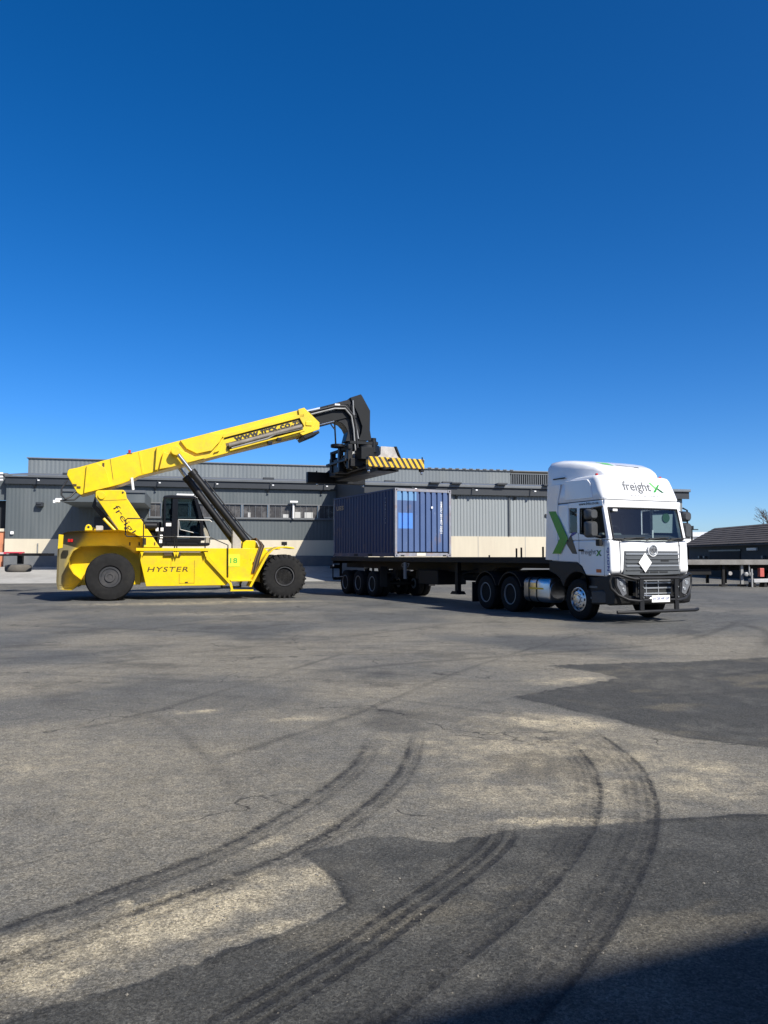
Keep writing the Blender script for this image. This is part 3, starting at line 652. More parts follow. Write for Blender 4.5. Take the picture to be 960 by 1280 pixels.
for sg in (-1, 1):
    m = MB().prism(cw_out, 'w', sg * 2.0, sg * 1.30); sidecut(m, sg)
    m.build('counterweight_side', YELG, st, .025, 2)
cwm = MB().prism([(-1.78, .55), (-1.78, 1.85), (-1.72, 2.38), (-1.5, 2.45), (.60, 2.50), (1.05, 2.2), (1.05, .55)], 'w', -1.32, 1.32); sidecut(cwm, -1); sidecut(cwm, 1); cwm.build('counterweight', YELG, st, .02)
MB().box(-.5, .5, -1.6, 1.6, .62, 1.02).build('rear_axle', BLK, st, .04)
for y_ in (-1.62, 1.2):
    lg = MB().prism([(-.90, 2.50), (-.90, 2.62), (-.86, 2.72), (-.78, 2.76), (-.70, 2.72), (-.65, 2.62), (-.65, 2.50)], 'w', y_, y_ + .16).build('lifting_lug', YEL, st, .015)
    MB().lathe([(-.006, .045), (.166, .045)], (0, 1, 0), (-.78, y_, 2.65), 14).build('lug_hole', DOORM, lg)
MB().box(-1.44, -1.25, -1.94, -1.78, 2.07, 2.24).build('tail_light_housing', BLK, st, .01)
for a in (-1.435, -1.345): MB().box(a, a + .08, -1.955, -1.94, 2.10, 2.21).build('tail_light', RED, st, .008)
MB().prism([(-1.78, 1.86), (-1.62, 1.90), (-1.60, 2.36), (-1.76, 2.38)], 'w', -1.72, -1.66).build('corner_plate', YEL, st, .01)
MB().box(-.55, -.30, -1.35, -.95, 2.5, 2.72).build('filter_box', DUSTY, st, .03)
# chassis
MB().box(.9, 5.6, -1.15, 1.15, .62, 1.72).build('chassis', YEL, st, .03)
for sg in (-1, 1):
    MB().prism([(.96, 1.75), (1.02, 1.45), (1.24, .5), (4.11, .51), (4.20, .62), (3.41, 1.55), (3.41, 1.75)], 'w', sg * 1.87, sg * 1.16).build('side_tank', YEL, st, .02)
    MB().prism([(3.42, 1.90), (3.42, 1.58), (4.22, .68), (5.02, .68), (5.02, 1.90)], 'w', sg * 1.86, sg * 1.16).build('front_side_panel', YEL, st, .02)
    MB().box(.87, 3.44, min(sg * 2.07, sg * 1.1), max(sg * 2.07, sg * 1.1), 1.79, 1.90).build('walkway', YEL, st, .012)
    MB().prism([(3.36, 1.755), (3.36, 1.50), (4.22, .56), (4.30, .30), (4.38, .30), (4.31, .60), (3.455, 1.53), (3.455, 1.755)], 'w', sg * 2.0, sg * 1.905).build('step_stringer', YEL, st, .008)
    for z_ in (.66, .29): MB().box(4.26, 5.12, min(sg * 2.03, sg * 1.62), max(sg * 2.03, sg * 1.62), z_, z_ + .055).build('step', YEL, st, .008)
    MB().box(5.06, 5.12, min(sg * 2.0, sg * 1.66), max(sg * 2.0, sg * 1.66), .345, .66).build('step_hanger', BLK, st)
    # front fender
    path = [(5.04, .44), (5.30, .95), (5.56, 1.45), (5.70, 1.68), (5.86, 1.84), (6.06, 1.91), (6.35, 1.925), (6.66, 1.88)]
    top = [(p[0] - (.09 if i < 4 else 0.0), p[1] + (.02 if i < 4 else .06)) for i, p in enumerate(path)]
    MB().prism(path + top[::-1], 'w', sg * 2.06, sg * 1.10).build('fender', YEL, st, .012)
    MB().prism([(5.03, .68), (5.03, 1.9), (5.60, 1.92), (5.74, 1.78), (5.5, 1.42), (5.22, .9), (5.1, .68)], 'w', sg * 1.50, sg * 1.42).build('inner_panel', YEL, st, .01)
MB().box(5.6, 6.9, -1.0, 1.0, .55, 1.35).build('front_axle', YEL, st, .04)
MB().box(3.45, 5.6, -1.16, 1.16, 1.70, 1.88).build('front_deck', YEL, st, .015)
# fine seams and hatches on the side
sm = MB()
for s_ in (2.94,): sm.box(s_, s_ + .012, -1.875, -1.86, .58, 1.45)
sm.box(2.4, 2.94, -1.875, -1.86, .60, .612).box(2.4, 2.412, -1.875, -1.86, .60, .95).box(2.1, 2.11, -1.875, -1.86, 1.25, 1.42)
sm.build('hatch_seam', BRINK, st)
MB().box(2.62, 2.72, -1.90, -1.87, .62, .66).build('hatch_latch', BRINK, st)
for s_ in (1.02, 2.17, 2.26, 3.28): MB().prism([(s_, 1.76), (s_ + .12, 1.76), (s_ + .06, 1.56)], 'w', -2.06, -2.03).build('post_bracket', YEL, st)
MB().box(1.85, 2.45, -1.975, -1.87, 1.62, 1.745).build('side_box', BRINK, st)
for s_ in (.62, .95, 1.5): MB().box(s_, s_ + .05, -1.33, -1.29, 2.0, 2.12).build('deck_latch', BRINK, st)
# markings
lettering('HYSTER', (1.27, -1.87, 1.03), (1, 0, 0), (0, 0, 1), BRINK, st, width=1.45, height=.185, shear=.18, bold=.012, space=1.15)
pn = MB().box(4.16, 4.62, -1.868, -1.86, 1.20, 1.68).build('number_panel', mat('panel_lime', (.42, .62, .02), .45), st)
MB().box(4.185, 4.595, -1.874, -1.868, 1.225, 1.655).build('number_plate_face', mat('panel_yellow', (.78, .62, .03), .45), pn)
lettering('18', (4.255, -1.874, 1.34), (1, 0, 0), (0, 0, 1), mat('panel_green', (.06, .36, .03), .5), pn, width=.27, height=.20, bold=.02)
# boom mast: two slanting side plates
mast = [(-.60, 3.80), (-.60, 3.98), (-.52, 4.04), (.38, 4.08), (.46, 4.0), (.50, 3.79), (1.73, 1.92), (.62, 1.92), (.21, 2.6)]
for sg in (-1, 1):
    mm = MB().prism(mast, 'w', sg * 1.05, sg * .74).build('mast', YEL, st, .03)
    MB().lathe([(sg * 1.05, .13), (sg * 1.11, .13), (sg * 1.11, .001)], (0, 1, 0), (-.38, 0, 3.84), 20).build('pivot_pin', YEL, mm, .008)
    MB().lathe([(sg * 1.05, .035), (sg * 1.075, .035), (sg * 1.075, .001)], (0, 1, 0), (.36, 0, 3.98), 10).build('pin_hole', DOORM, mm)
    MB().prism([(-.46, 3.66), (.50, 3.72), (.50, 3.705), (-.46, 3.645)], 'w', sg * 1.056, sg * 1.049).build('weld_seam', BRINK, mm)
MB().prism([(-.2, 3.1), (.1, 3.1), (1.1, 1.95), (.6, 1.95)], 'w', -.72, .72).build('mast_brace', YEL, st, .02)
d = Vector((1.12, 0, -1.70)).normalized(); up_ = Vector((d.z * -1, 0, d.x)).normalized()
lettering('freight', (-.06, -1.05, 3.36), d, up_, INK, st, width=1.62, height=.32, bold=-.004)
lettering('x', (1.02, -1.05, 2.02), d, up_, LGRN, st, width=.16, height=.16, bold=-.01)
for k in range(5):
    o_ = -.62 - .07 * k
    MB().tube([(-.62, o_ + .5, 3.95), (-.74 + .03 * k, o_ + .5, 3.5), (-.2 + .05 * k, o_ + .45, 2.85), (.3 + .03 * k, o_ + .4, 2.55)], .030, 6).build('hydraulic_hose', HOSE, st)
MB().tube([(-.30, -.98, 3.0), (.12, -.98, 2.55)], .05, 8).build('hydraulic_pipe', YEL, st)
MB().tube([(-.14, -1.02, 3.06), (.20, -1.02, 2.62)], .035, 8).build('hydraulic_pipe', BRINK, st)
# outer boom
BW = .56
boom_out = [(-1.64, 4.62), (-1.62, 4.78), (-1.55, 4.85), (-1.32, 4.90), (.59, 5.53), (1.8, 5.91), (3.48, 6.44), (7.28, 7.63), (7.42, 7.56), (7.88, 7.02), (7.88, 6.82), (7.22, 6.55), (4.34, 5.71), (3.33, 5.39), (2.08, 5.01), (.92, 4.66), (.62, 4.48), (.3, 4.34), (-.85, 3.97), (-1.15, 3.88), (-1.28, 3.97)]
bo = MB().prism(boom_out, 'w', -BW, BW).build('boom', YEL, st, .03)
def side_plate(pts, th, name, m=YEL, bv=.012, both=True):
    for sg in ((-1, 1) if both else (-1,)):
        MB().prism(pts, 'w', sg * (BW + th), sg * (BW - .002)).build(name, m, bo, bv)
side_plate([(-.95, 5.0), (-.62, 5.10), (-.30, 4.92), (-.08, 4.22), (-1.02, 3.945)], .12, 'pivot_cheek')
side_plate([(.88, 5.60), (.96, 5.63), (1.10, 4.78), (1.03, 4.74)], .02, 'weld_strap')
side_plate([(1.55, 5.80), (1.80, 5.88), (1.72, 5.45), (1.60, 4.92), (1.50, 4.88)], .20, 'cylinder_cheek')
side_plate([(1.80, 5.60), (2.05, 5.52), (2.36, 5.72), (2.62, 5.62), (3.02, 5.44), (3.36, 5.42), (2.10, 5.03), (1.66, 4.93)], .22, 'cylinder_cheek')
side_plate([(2.42, 6.08), (2.66, 5.78), (3.05, 5.60), (3.62, 5.74), (3.92, 6.10), (4.10, 6.42), (3.5, 6.42)], .13, 'facet_plate')
for sg in (-1, 1):
    MB().lathe([(sg * .5, .17), (sg * 1.16, .17), (sg * 1.16, .001)], (0, 1, 0), (2.24, 0, 5.62), 18).build('cylinder_pin', YEL, bo, .01)
for s_, z_ in ((-1.42, 4.22), (-1.28, 4.14)): MB().box(s_, s_ + .13, -BW - .03, -BW, z_, z_ + .07).build('boom_latch', BRINK, bo)
MB().box(-.40, -.33, -BW - .03, -BW, 4.92, 5.12).build('boom_step', BRINK, bo)
MB().prism([(-.02, 4.50), (.0, 4.50), (-.12, 5.28), (-.14, 5.28)], 'w', -BW - .006, -BW).build('weld_seam', BRINK, bo)
bc = MB().tube([(.56, -.45, 5.50), (.56, -.45, 5.66)], .05, 10).build('beacon', RED, bo)
MB().box(.46, .66, -.56, -.34, 5.49, 5.53).build('beacon_base', BRINK, bo)
sl_ = .3155; T0 = Vector((4.05, 0, 6.29)); ud = Vector((1, 0, sl_)).normalized(); nd_ = Vector((-ud.z, 0, ud.x))
def along(a, b, lo, hi):
    """parallelogram strip running up the boom, a..b metres from the recess start, lo..hi across it"""
    f = lambda u, v: tuple((T0 + ud * u + nd_ * v)[i] for i in (0, 2)); return [f(a, lo), f(b, lo), f(b, hi), f(a, hi)]
side_plate(along(.0, 3.42, -.03, .10), .10, 'recess_lip')
side_plate(along(-.04, 3.30, -.09, -.035), .012, 'recess_shadow_strip', BRINK, 0)
side_plate([(3.70, 5.66), (3.86, 5.98), (4.02, 6.24), (4.10, 6.26), (3.98, 5.98), (3.92, 5.74)], .10, 'recess_lip')
side_plate(along(.10, 3.25, -.60, -.535), .13, 'boom_flange')
MB().tube([tuple(T0 + ud * .12 + nd_ * -.38 + Vector((0, -.70, 0))), tuple(T0 + ud * 3.18 + nd_ * -.38 + Vector((0, -.70, 0)))], .085, 12).build('extension_cylinder', mat('grimy_cylinder', (.20, .175, .14), .6, var=.3, dirt=(.07, .06, .045), dirt_amt=.7), bo)
MB().tube([tuple(T0 + ud * .2 + nd_ * -.50 + Vector((0, -.68, 0))), tuple(T0 + ud * 1.7 + nd_ * -.50 + Vector((0, -.70, 0))), tuple(T0 + ud * 2.0 + nd_ * -.42 + Vector((0, -.74, 0))), tuple(T0 + ud * 3.2 + nd_ * -.47 + Vector((0, -.68, 0)))], .035, 8).build('hydraulic_hose', GRYM, bo)
side_plate(along(.04, 3.2, -.53, -.25), .010, 'recess_shade', mat('recess_shade_brown', (.12, .085, .03), .7, var=.3), 0)  # dark fill with the shade of the recess put into its colour
for u_, v_ in ((1.72, -.70), (2.12, -.66)): 
    c_ = T0 + ud * u_ + nd_ * v_; MB().box(c_.x - .09, c_.x + .09, -.78, -.55, c_.z - .07, c_.z + .07).build('clamp', BLK, bo, .015)
lettering('www.frtx.co.za', tuple(T0 + ud * .42 + nd_ * -.275 + Vector((0, -BW - .012, 0))), ud, nd_, INK, bo, width=2.86, height=.25, bold=.035, space=1.05)
# collar at the boom mouth
for sg in (-1, 1): MB().prism([(7.05, 7.58), (7.30, 7.66), (7.94, 7.08), (7.94, 6.80), (7.24, 6.52), (7.10, 6.62), (7.30, 6.9), (7.12, 7.2)], 'w', sg * .66, sg * .57).build('boom_collar', YEL, bo, .015)
MB().box(7.36, 7.62, -.70, -.66, 6.92, 7.10).build('collar_bracket', YEL, bo, .02)
MB().prism([(7.26, 6.50), (7.92, 6.76), (7.96, 6.66), (7.34, 6.38)], 'w', -.62, .62).build('wear_pad', BLK, bo, .02)
MB().tube([(-1.25, -.5, 4.1), (-1.5, -.62, 3.80), (-1.66, -.68, 3.72), (-1.80, -.68, 3.86), (-1.80, -.66, 4.10), (-1.62, -.6, 4.42)], .035, 8).build('hydraulic_hose', HOSE, bo)
MB().tube([(-1.15, -.55, 3.9), (-1.35, -.60, 3.70), (-1.62, -.60, 3.68), (-1.86, -.60, 3.66)], .03, 8).build('hydraulic_hose', HOSE, bo)
MB().box(-2.02, -1.84, -.68, -.52, 3.58, 3.72).build('work_lamp', WHP, bo, .03)
MB().tube([(.72, -.62, 4.12), (.66, -.62, 4.58)], .05, 8).build('grease_pipe', WHP, bo)
# inner boom and gooseneck
ib = MB().prism([(7.2, 7.52), (9.5, 8.24), (9.6, 7.4), (9.1, 7.36), (7.2, 6.78)], 'w', -.42, .42).build('inner_boom', CHA, st, .02)
MB().prism([(7.3, 7.30), (8.75, 7.72), (8.75, 7.78), (7.3, 7.36)], 'w', -.47, -.42).build('inner_rail', ALU, ib)
MB().prism([(7.3, 7.50), (8.0, 7.70), (8.0, 7.76), (7.3, 7.56)], 'w', -.46, -.42).build('cable_tray', ALU, ib)
MB().box(8.62, 8.85, -.5, -.42, 7.84, 7.94).build('work_lamp', WHP, ib, .02)
MB().tube([(7.95, -.35, 7.02), (8.62, -.35, 7.22)], .07, 12).build('extension_rod', STL, ib)
gn = MB().prism([(9.0, 8.09), (9.74, 8.33), (10.08, 7.7), (10.06, 6.45), (9.12, 6.40), (9.22, 6.8), (9.12, 7.0), (8.95, 7.16), (8.55, 7.30), (8.45, 7.5)], 'w', -.36, .36).build('gooseneck', BLK, st, .02)
for sg in (-1, 1):
    MB().prism([(9.28, 8.23), (9.74, 8.40), (9.80, 8.33), (10.15, 7.72), (10.14, 6.9), (10.22, 6.45), (9.62, 6.42), (9.76, 6.75), (9.80, 7.05), (9.62, 7.55)], 'w', sg * .52, sg * .46).build('gooseneck_cheek', CHA, gn, .012)
    MB().prism([(8.3, 7.86), (9.3, 8.18), (9.62, 7.6), (9.64, 7.5), (9.5, 7.5), (9.2, 7.95), (8.4, 7.72)], 'w', sg * .44, sg * .36).build('gooseneck_web', BLK, gn, .01)
MB().prism([(9.28, 8.23), (9.74, 8.40), (9.80, 8.33), (10.15, 7.72), (10.14, 6.9), (10.10, 6.9), (10.08, 7.7), (9.74, 8.30), (9.3, 8.16)], 'w', -.46, .46).build('gooseneck_cap', CHA, gn)
for k, (y_, b_) in enumerate(((-.56, 0), (-.60, .10), (-.50, .05), (.2, .0))):
    MB().tube([(7.6, y_, 7.42 + b_), (8.6, y_, 7.72 + b_), (9.05, y_, 7.74 + b_), (9.32 + b_, y_, 7.45), (9.42 + b_, y_, 6.9), (9.46 + b_, y_, 6.4), (9.5 + b_, y_, 6.0)], .033, 8).build('hydraulic_hose', HOSE if k else GRYM, gn)
MB().tube([(9.38, -.57, 8.1), (9.42, -.57, 7.5), (9.62, -.57, 6.5)], .03, 8).build('steel_pipe', GRYM, gn)
MB().box(9.25, 10.48, -.6, .6, 6.27, 6.40).build('head_plate', CHA, gn, .015)
MB().lathe([(0, .001), (0, .30), (.13, .30), (.13, .001)], (0, 0, 1), (8.85, -.1, 6.16), 24).build('damper_mount', BLK, gn, .02)
MB().tube([(8.66, -.3, 7.25), (8.74, -.2, 6.28)], .035, 8).build('damper_rod', BLK, gn)
MB().tube([(8.50, -.3, 7.10), (8.62, -.3, 6.95), (8.66, -.3, 6.9)], .03, 6).build('hydraulic_hose', HOSE, gn)
for k in range(3):
    MB().lathe([(0, .17), (.45, .17), (.5, .13), (.62, .13)], (0, 0, 1), (10.30 + .06 * k, -.45 + .35 * k, 5.95 + .05 * k), 14).build('slew_motor', BLK, gn, .01)
# lift cylinders
for sg in (-1, 1):
    a = Vector((2.24 if sg < 0 else 2.16, sg * 1.0, 5.62)); b = Vector((5.10 if sg < 0 else 4.86, sg * 1.0, 2.02)); L_ = (b - a).length; dd = (b - a).normalized()
    cy = MB().tube([a + dd * 1.02, b], .15, 18).build('lift_cylinder', BLK, st, .01)
    MB().tube([a + dd * .95, a + dd * 1.16], .175, 18).build('cylinder_gland', BLK, cy, .01)
    MB().tube([a, a + dd * 1.1], .078, 14).build('cylinder_rod', STL, cy)
    MB().tube([a + dd * 1.5 + Vector((.16, sg * .02, .13)), b - dd * 1.0 + Vector((.16, sg * .02, .13)), b - dd * .55 + Vector((.14, 0, .12)), b - dd * .25 + Vector((.35, 0, .0))], .028, 6).build('hydraulic_hose', HOSE, cy)
    MB().prism([(4.78, 1.86), (4.80, 2.12), (4.92, 2.22), (5.26, 2.22), (5.36, 2.10), (5.46, 1.86)], 'w', sg * .76, sg * .84).build('cylinder_lug', YEL, st, .02)
    MB().prism([(4.78, 1.86), (4.80, 2.12), (4.92, 2.22), (5.26, 2.22), (5.36, 2.10), (5.46, 1.86)], 'w', sg * 1.16, sg * 1.24).build('cylinder_lug', YEL, st, .02)
for k in range(4):
    MB().tube([(5.15 + .05 * k, -1.0, 2.25), (5.32 + .06 * k, -1.2, 2.30 - .05 * k), (5.42 + .05 * k, -1.52, 2.0), (5.25 + .05 * k, -1.56, 1.5), (5.12 + .05 * k, -1.54, .95)], .028, 6).build('hydraulic_hose', HOSE if k % 2 else mat('brown_hose', (.12, .07, .03), .6), st)
for k, (s_, z_) in enumerate(((4.92, 1.2), (4.98, 1.42), (5.16, 1.3))): MB().box(s_, s_ + .09, -1.56, -1.5, z_, z_ + .09).build('valve_block', BRINK, st, .01)
MB().box(4.55, 4.9, .1, .5, 1.9, 2.75).build('hydraulic_tank', DUSTY, st, .03)
# cab
BLKC = mat('cab_black', (0.006, 0.0065, 0.008), .25)
cb_ = empty('cab', (0, 0, 0), 0, st); CY0, CY1 = -1.02, .62
for y_ in (CY0, CY1 - .07):
    fr = MB()
    fr.prism([(1.84, 2.05), (1.84, 3.86), (1.92, 3.86), (1.92, 2.05)], 'w', y_, y_ + .07)
    fr.prism([(2.14, 2.05), (2.16, 3.86), (2.36, 3.86), (2.36, 2.05)], 'w', y_, y_ + .07)
    fr.prism([(2.94, 3.86), (3.06, 3.86), (3.30, 3.0), (3.36, 2.2), (3.22, 2.2), (3.18, 3.0)], 'w', y_, y_ + .07)
    fr.prism([(1.92, 2.92), (2.14, 2.92), (2.14, 2.05), (1.92, 2.05)], 'w', y_, y_ + .06)
    fr.prism([(2.36, 2.28), (3.22, 2.28), (3.24, 2.05), (2.36, 2.05)], 'w', y_, y_ + .06)
    fr.build('cab_frame', BLKC, cb_, .012)

MB().prism([(1.80, 2.0), (1.80, 2.12), (3.56, 2.12), (3.58, 2.06), (3.52, 2.0)], 'w', CY0 - .02, CY1 + .02).build('cab_floor', BLKC, cb_, .02)
MB().prism([(1.80, 3.80), (1.84, 3.90), (2.1, 3.93), (2.95, 3.93), (3.12, 3.84), (3.10, 3.79)], 'w', CY0 - .02, CY1 + .02).build('cab_roof', BLKC, cb_, .03)
MB().box(2.30, 2.95, CY0 + .05, CY1 - .3, 3.93, 3.99).build('roof_panel', WHP, cb_, .015)
MB().box(1.92, 2.14, CY0 + .02, CY0 + .035, 2.92, 3.84).build('side_window', GLS, cb_)
MB().prism([(2.36, 2.30), (2.36, 3.82), (2.96, 3.82), (3.18, 3.0), (3.22, 2.30)], 'w', CY0 + .02, CY0 + .035).build('door_window', GLS, cb_)
MB().prism([(1.92, 2.30), (1.92, 3.82), (2.96, 3.82), (3.18, 3.0), (3.22, 2.30)], 'w', CY1 - .035, CY1 - .02).build('door_window', GLS, cb_)
MB().prism([(3.04, 3.84), (3.06, 3.84), (3.58, 2.34), (3.58, 2.12), (3.55, 2.12), (3.55, 2.34)], 'w', CY0 + .0, CY1 - .0).build('windscreen', GLD, cb_)
MB().box(1.80, 1.815, CY0 + .05, CY1 - .05, 2.7, 3.8).build('rear_window', GLS, cb_)
MB().box(1.82, 1.86, CY0, CY1, 2.05, 2.7).build('rear_panel', BLKC, cb_)
se = MB().box(2.22, 2.72, -.45, .10, 2.42, 2.58).build('seat', SEAT, cb_, .05)
MB().prism([(2.2, 2.5), (2.34, 2.5), (2.24, 3.2), (2.08, 3.2)], 'w', -.43, .08).build('backrest', SEAT, cb_, .05)
MB().box(2.06, 2.18, -.32, -.04, 3.22, 3.44).build('headrest', SEAT, cb_, .04)
MB().box(2.9, 3.2, -.7, .4, 2.12, 2.8).build('dashboard', INT, cb_, .04)
wl = MB()
wl.tube([(2.86 + .08 * math.cos(a), -.17 + .19 * math.sin(a), 2.92 + .17 * math.cos(a)) for a in [2 * math.pi * k / 20 for k in range(21)]], .018, 6)
wl.build('steering_wheel', BLK, cb_)
MB().tube([(2.95, -1.06, 2.5), (2.45, -1.06, 2.62), (2.40, -1.06, 2.95)], .016, 6).build('grab_handle', BROWNR, cb_)
for z_ in (2.62, 2.45): MB().prism([(2.38, z_), (3.15, z_ - .12), (3.15, z_ - .15), (2.38, z_ - .03)], 'w', CY0 + .06, CY0 + .09).build('seat_rail', ALU, cb_)
MB().box(1.93, 2.12, CY0 - .05, CY0, 2.74, 2.86).build('cab_sticker', WHP, cb_)
# machinery behind the cab
eh = MB().prism([(.78, 1.9), (1.05, 2.55), (1.12, 2.92), (1.78, 2.92), (1.78, 1.9)], 'w', -.70, .9).build('engine_hood', BLK, st, .04)
MB().lathe([(0, .001), (0, .17), (.42, .17), (.46, .12), (.46, .001)], (1, 0, 0), (1.18, -.92, 2.74), 18).build('air_filter', BLK, eh)
MB().box(1.62, 1.82, -1.02, -.72, 1.92, 2.55).build('battery_box', BLK, eh, .03)
for s_, z_ in ((1.56, 2.55), (1.74, 2.55), (1.72, 2.28), (1.70, 2.10)): MB().box(s_, s_ + .10, -1.05, -1.02, z_, z_ + .13).build('label_plate', WHP, eh)
MB().box(1.30, 1.52, -.80, -.70, 2.1, 2.5).build('hood_grille', RIMD, eh, .01)
# handrails
hr = MB().tube([(.56, -1.92, 2.32), (.50, -1.92, 2.38), (.50, -1.92, 2.91), (.56, -1.92, 2.97), (1.06, -1.92, 2.97), (1.12, -1.92, 2.91), (1.12, -1.92, 1.62)], .022, 8).tube([(.56, -1.92, 2.32), (1.12, -1.92, 2.32)], .022, 8).build('handrail', BLK, st)
MB().tube([(1.12, -1.92, 2.32), (2.26, -1.92, 2.32)], .022, 8).tube([(2.22, -1.92, 2.40), (2.22, -1.92, 1.62)], .022, 8).tube([(2.30, -1.92, 2.32), (2.30, -1.92, 1.62)], .022, 8).build('handrail', BLK, st)
MB().tube([(2.34, -1.92, 2.95), (3.48, -1.92, 2.95), (3.56, -1.92, 2.88)], .018, 8).tube([(2.30, -1.92, 2.32), (3.50, -1.92, 2.31)], .022, 8).tube([(2.34, -1.92, 2.95), (2.34, -1.92, 2.32)], .02, 8).build('handrail', BROWNR, st)
MB().tube([(3.32, -1.92, 2.31), (3.32, -1.92, 1.62)], .022, 8).tube([(3.50, -1.92, 2.31), (4.16, -1.92, 2.02), (4.17, -1.92, .80)], .022, 8).build('handrail', BLK, st)
MB().box(1.10, 1.22, -1.34, -1.31, 2.02, 2.28).build('warning_label', INK, st)
MB().box(6.20, 6.40, -1.95, -1.8, 2.02, 2.16).build('front_lamp', BLK, st, .02)
MB().tube([(6.3, -1.88, 1.9), (6.3, -1.88, 2.05)], .02, 6).build('lamp_stalk', BLK, st)
# wheels
for sg in (-1, 1):
    stacker_wheel(st, 0, sg * 1.80, .855, .50, sg, 0)
    stacker_wheel(st, 6.3, sg * 1.80, .835, .48, sg, 26)
    stacker_wheel(st, 6.3, sg * 1.24, .835, .46, sg, 26)
# spreader (turned to lie along the container)
sp_ = empty('spreader', (10.1, -.0, 0), R(-66) - SA, st)
stripe = bpy.data.materials.new('hazard_stripes'); stripe.use_nodes = True
_n = stripe.node_tree; _L = _n.links; _p = _n.nodes['Principled BSDF']; _p.inputs['Roughness'].default_value = .5
_tc = _n.nodes.new('ShaderNodeTexCoord'); _sx = _n.nodes.new('ShaderNodeSeparateXYZ'); _L.new(_tc.outputs['Object'], _sx.inputs[0])
_a = _n.nodes.new('ShaderNodeMath'); _a.operation = 'MULTIPLY_ADD'; _L.new(_sx.outputs['Z'], _a.inputs[0]); _a.inputs[1].default_value = .62; _L.new(_sx.outputs['Y'], _a.inputs[2])
_b = _n.nodes.new('ShaderNodeMath'); _b.operation = 'MULTIPLY'; _L.new(_a.outputs[0], _b.inputs[0]); _b.inputs[1].default_value = 1 / .232
_c = _n.nodes.new('ShaderNodeMath'); _c.operation = 'FRACT'; _L.new(_b.outputs[0], _c.inputs[0])
_d = _n.nodes.new('ShaderNodeMath'); _d.operation = 'GREATER_THAN'; _L.new(_c.outputs[0], _d.inputs[0]); _d.inputs[1].default_value = .5
_nz = _n.nodes.new('ShaderNodeTexNoise'); _nz.inputs['Scale'].default_value = 6; _nz.inputs['Detail'].default_value = 6; _L.new(_tc.outputs['Object'], _nz.inputs['Vector'])
_mr = _n.nodes.new('ShaderNodeMapRange'); _mr.inputs['From Min'].default_value = .5; _mr.inputs['From Max'].default_value = .75; _mr.inputs['To Max'].default_value = .6; _L.new(_nz.outputs[0], _mr.inputs['Value'])
_e = _n.nodes.new('ShaderNodeMix'); _e.data_type = 'RGBA'; _e.inputs['A'].default_value = (.014, .013, .012, 1); _e.inputs['B'].default_value = (.75, .43, .01, 1); _L.new(_d.outputs[0], _e.inputs['Factor'])
_g = _n.nodes.new('ShaderNodeMix'); _g.data_type = 'RGBA'; _L.new(_mr.outputs[0], _g.inputs['Factor']); _L.new(_e.outputs['Result'], _g.inputs['A']); _g.inputs['B'].default_value = (.22, .17, .10, 1); _L.new(_g.outputs['Result'], _p.inputs['Base Color'])
MB().lathe([(5.62, .001), (5.62, .75), (5.80, .78), (5.92, .62), (6.27, .60), (6.27, .001)], (0, 0, 1), (0, 0, 0), 32).build('rotator', BLK, sp_, .01)
for k, (x0, x1, y0, y1, z0, z1) in enumerate(((-1.25, -1.05, -1.15, -.95, 5.2, 6.1), (-.2, .0, -1.2, -1.0, 5.15, 6.18), (.62, .82, -1.12, -.92, 5.2, 6.2), (-1.3, .9, -1.14, -1.0, 6.0, 6.12), (-1.6, .7, -1.22, -1.08, 5.52, 5.62), (-2.3, -1.6, -.8, .5, 5.42, 5.95), (.75, 1.35, -.75, -.2, 5.55, 6.05), (-.6, .3, -.9, .9, 6.05, 6.18))):
    MB().box(x0, x1, y0, y1, z0, z1).build('rotator_frame', BLK if k % 3 else CHA, sp_, .015)
MB().box(-.9, .9, -.85, .85, 5.50, 5.64).build('side_shift_frame', BLK, sp_, .02)
for a in (-.95, .83): MB().box(a, a + .12, -1.05, 1.05, 5.28, 5.62).build('cross_beam', BLK, sp_, .015)
MB().box(-2.3, 2.35, -.46, .46, 4.98, 5.42).build('main_beam', BLK, sp_, .02)
for y_ in (-.34, .10):
    MB().box(-3.0, 3.0, y_, y_ + .24, 5.03, 5.36).build('telescopic_beam', BLK, sp_, .01)
for sg in (-1, 1):
    MB().box(min(sg * 2.9, sg * 3.15), max(sg * 2.9, sg * 3.15), -1.20 if sg > 0 else -1.62, 1.20, 5.03 if sg > 0 else 4.92, 5.42).build('end_beam', stripe if sg > 0 else BLK, sp_, .02)
    gb = MB().loft([[(sg * 2.45, -.52, 5.40), (sg * 2.9, -.78, 5.40), (sg * 2.9, .26, 5.40), (sg * 2.45, .26, 5.40)], [(sg * 2.45, -.42, 5.62), (sg * 2.9, -.58, 5.55), (sg * 2.9, .14, 5.55), (sg * 2.45, .14, 5.62)], [(sg * 2.35, -.40, 5.88), (sg * 2.85, -.55, 5.88), (sg * 2.85, .02, 5.88), (sg * 2.35, .06, 5.88)]]).build('gusset_cover', DUSTY if sg > 0 else BLK, sp_, .015)
    if sg > 0: MB().prism([(.03, 5.90), (.12, 5.90), (.34, 5.40), (.28, 5.40)], 's', 2.40, 2.9).build('gusset_side', CHA, sp_, .01)
    for y_ in (-1.13, 1.13):
        tw = MB().box(sg * 3.03 - .09, sg * 3.03 + .09, y_ - .08, y_ + .08, 4.93, 5.03).build('twistlock_housing', BLK, sp_, .01)
        MB().lathe([(4.80, .02), (4.84, .05), (4.90, .05), (4.93, .035)], (0, 0, 1), (sg * 3.03, y_, 0), 10).build('twistlock', STL, sp_)
        MB().tube([(sg * 3.10, y_, 5.1), (sg * 3.10, y_, 5.5)], .03, 6).build('lock_indicator', BLK, sp_)
MB().box(2.86, 3.19, -.38, -.22, 5.28, 5.36).build('end_bracket', BLK, sp_, .01)
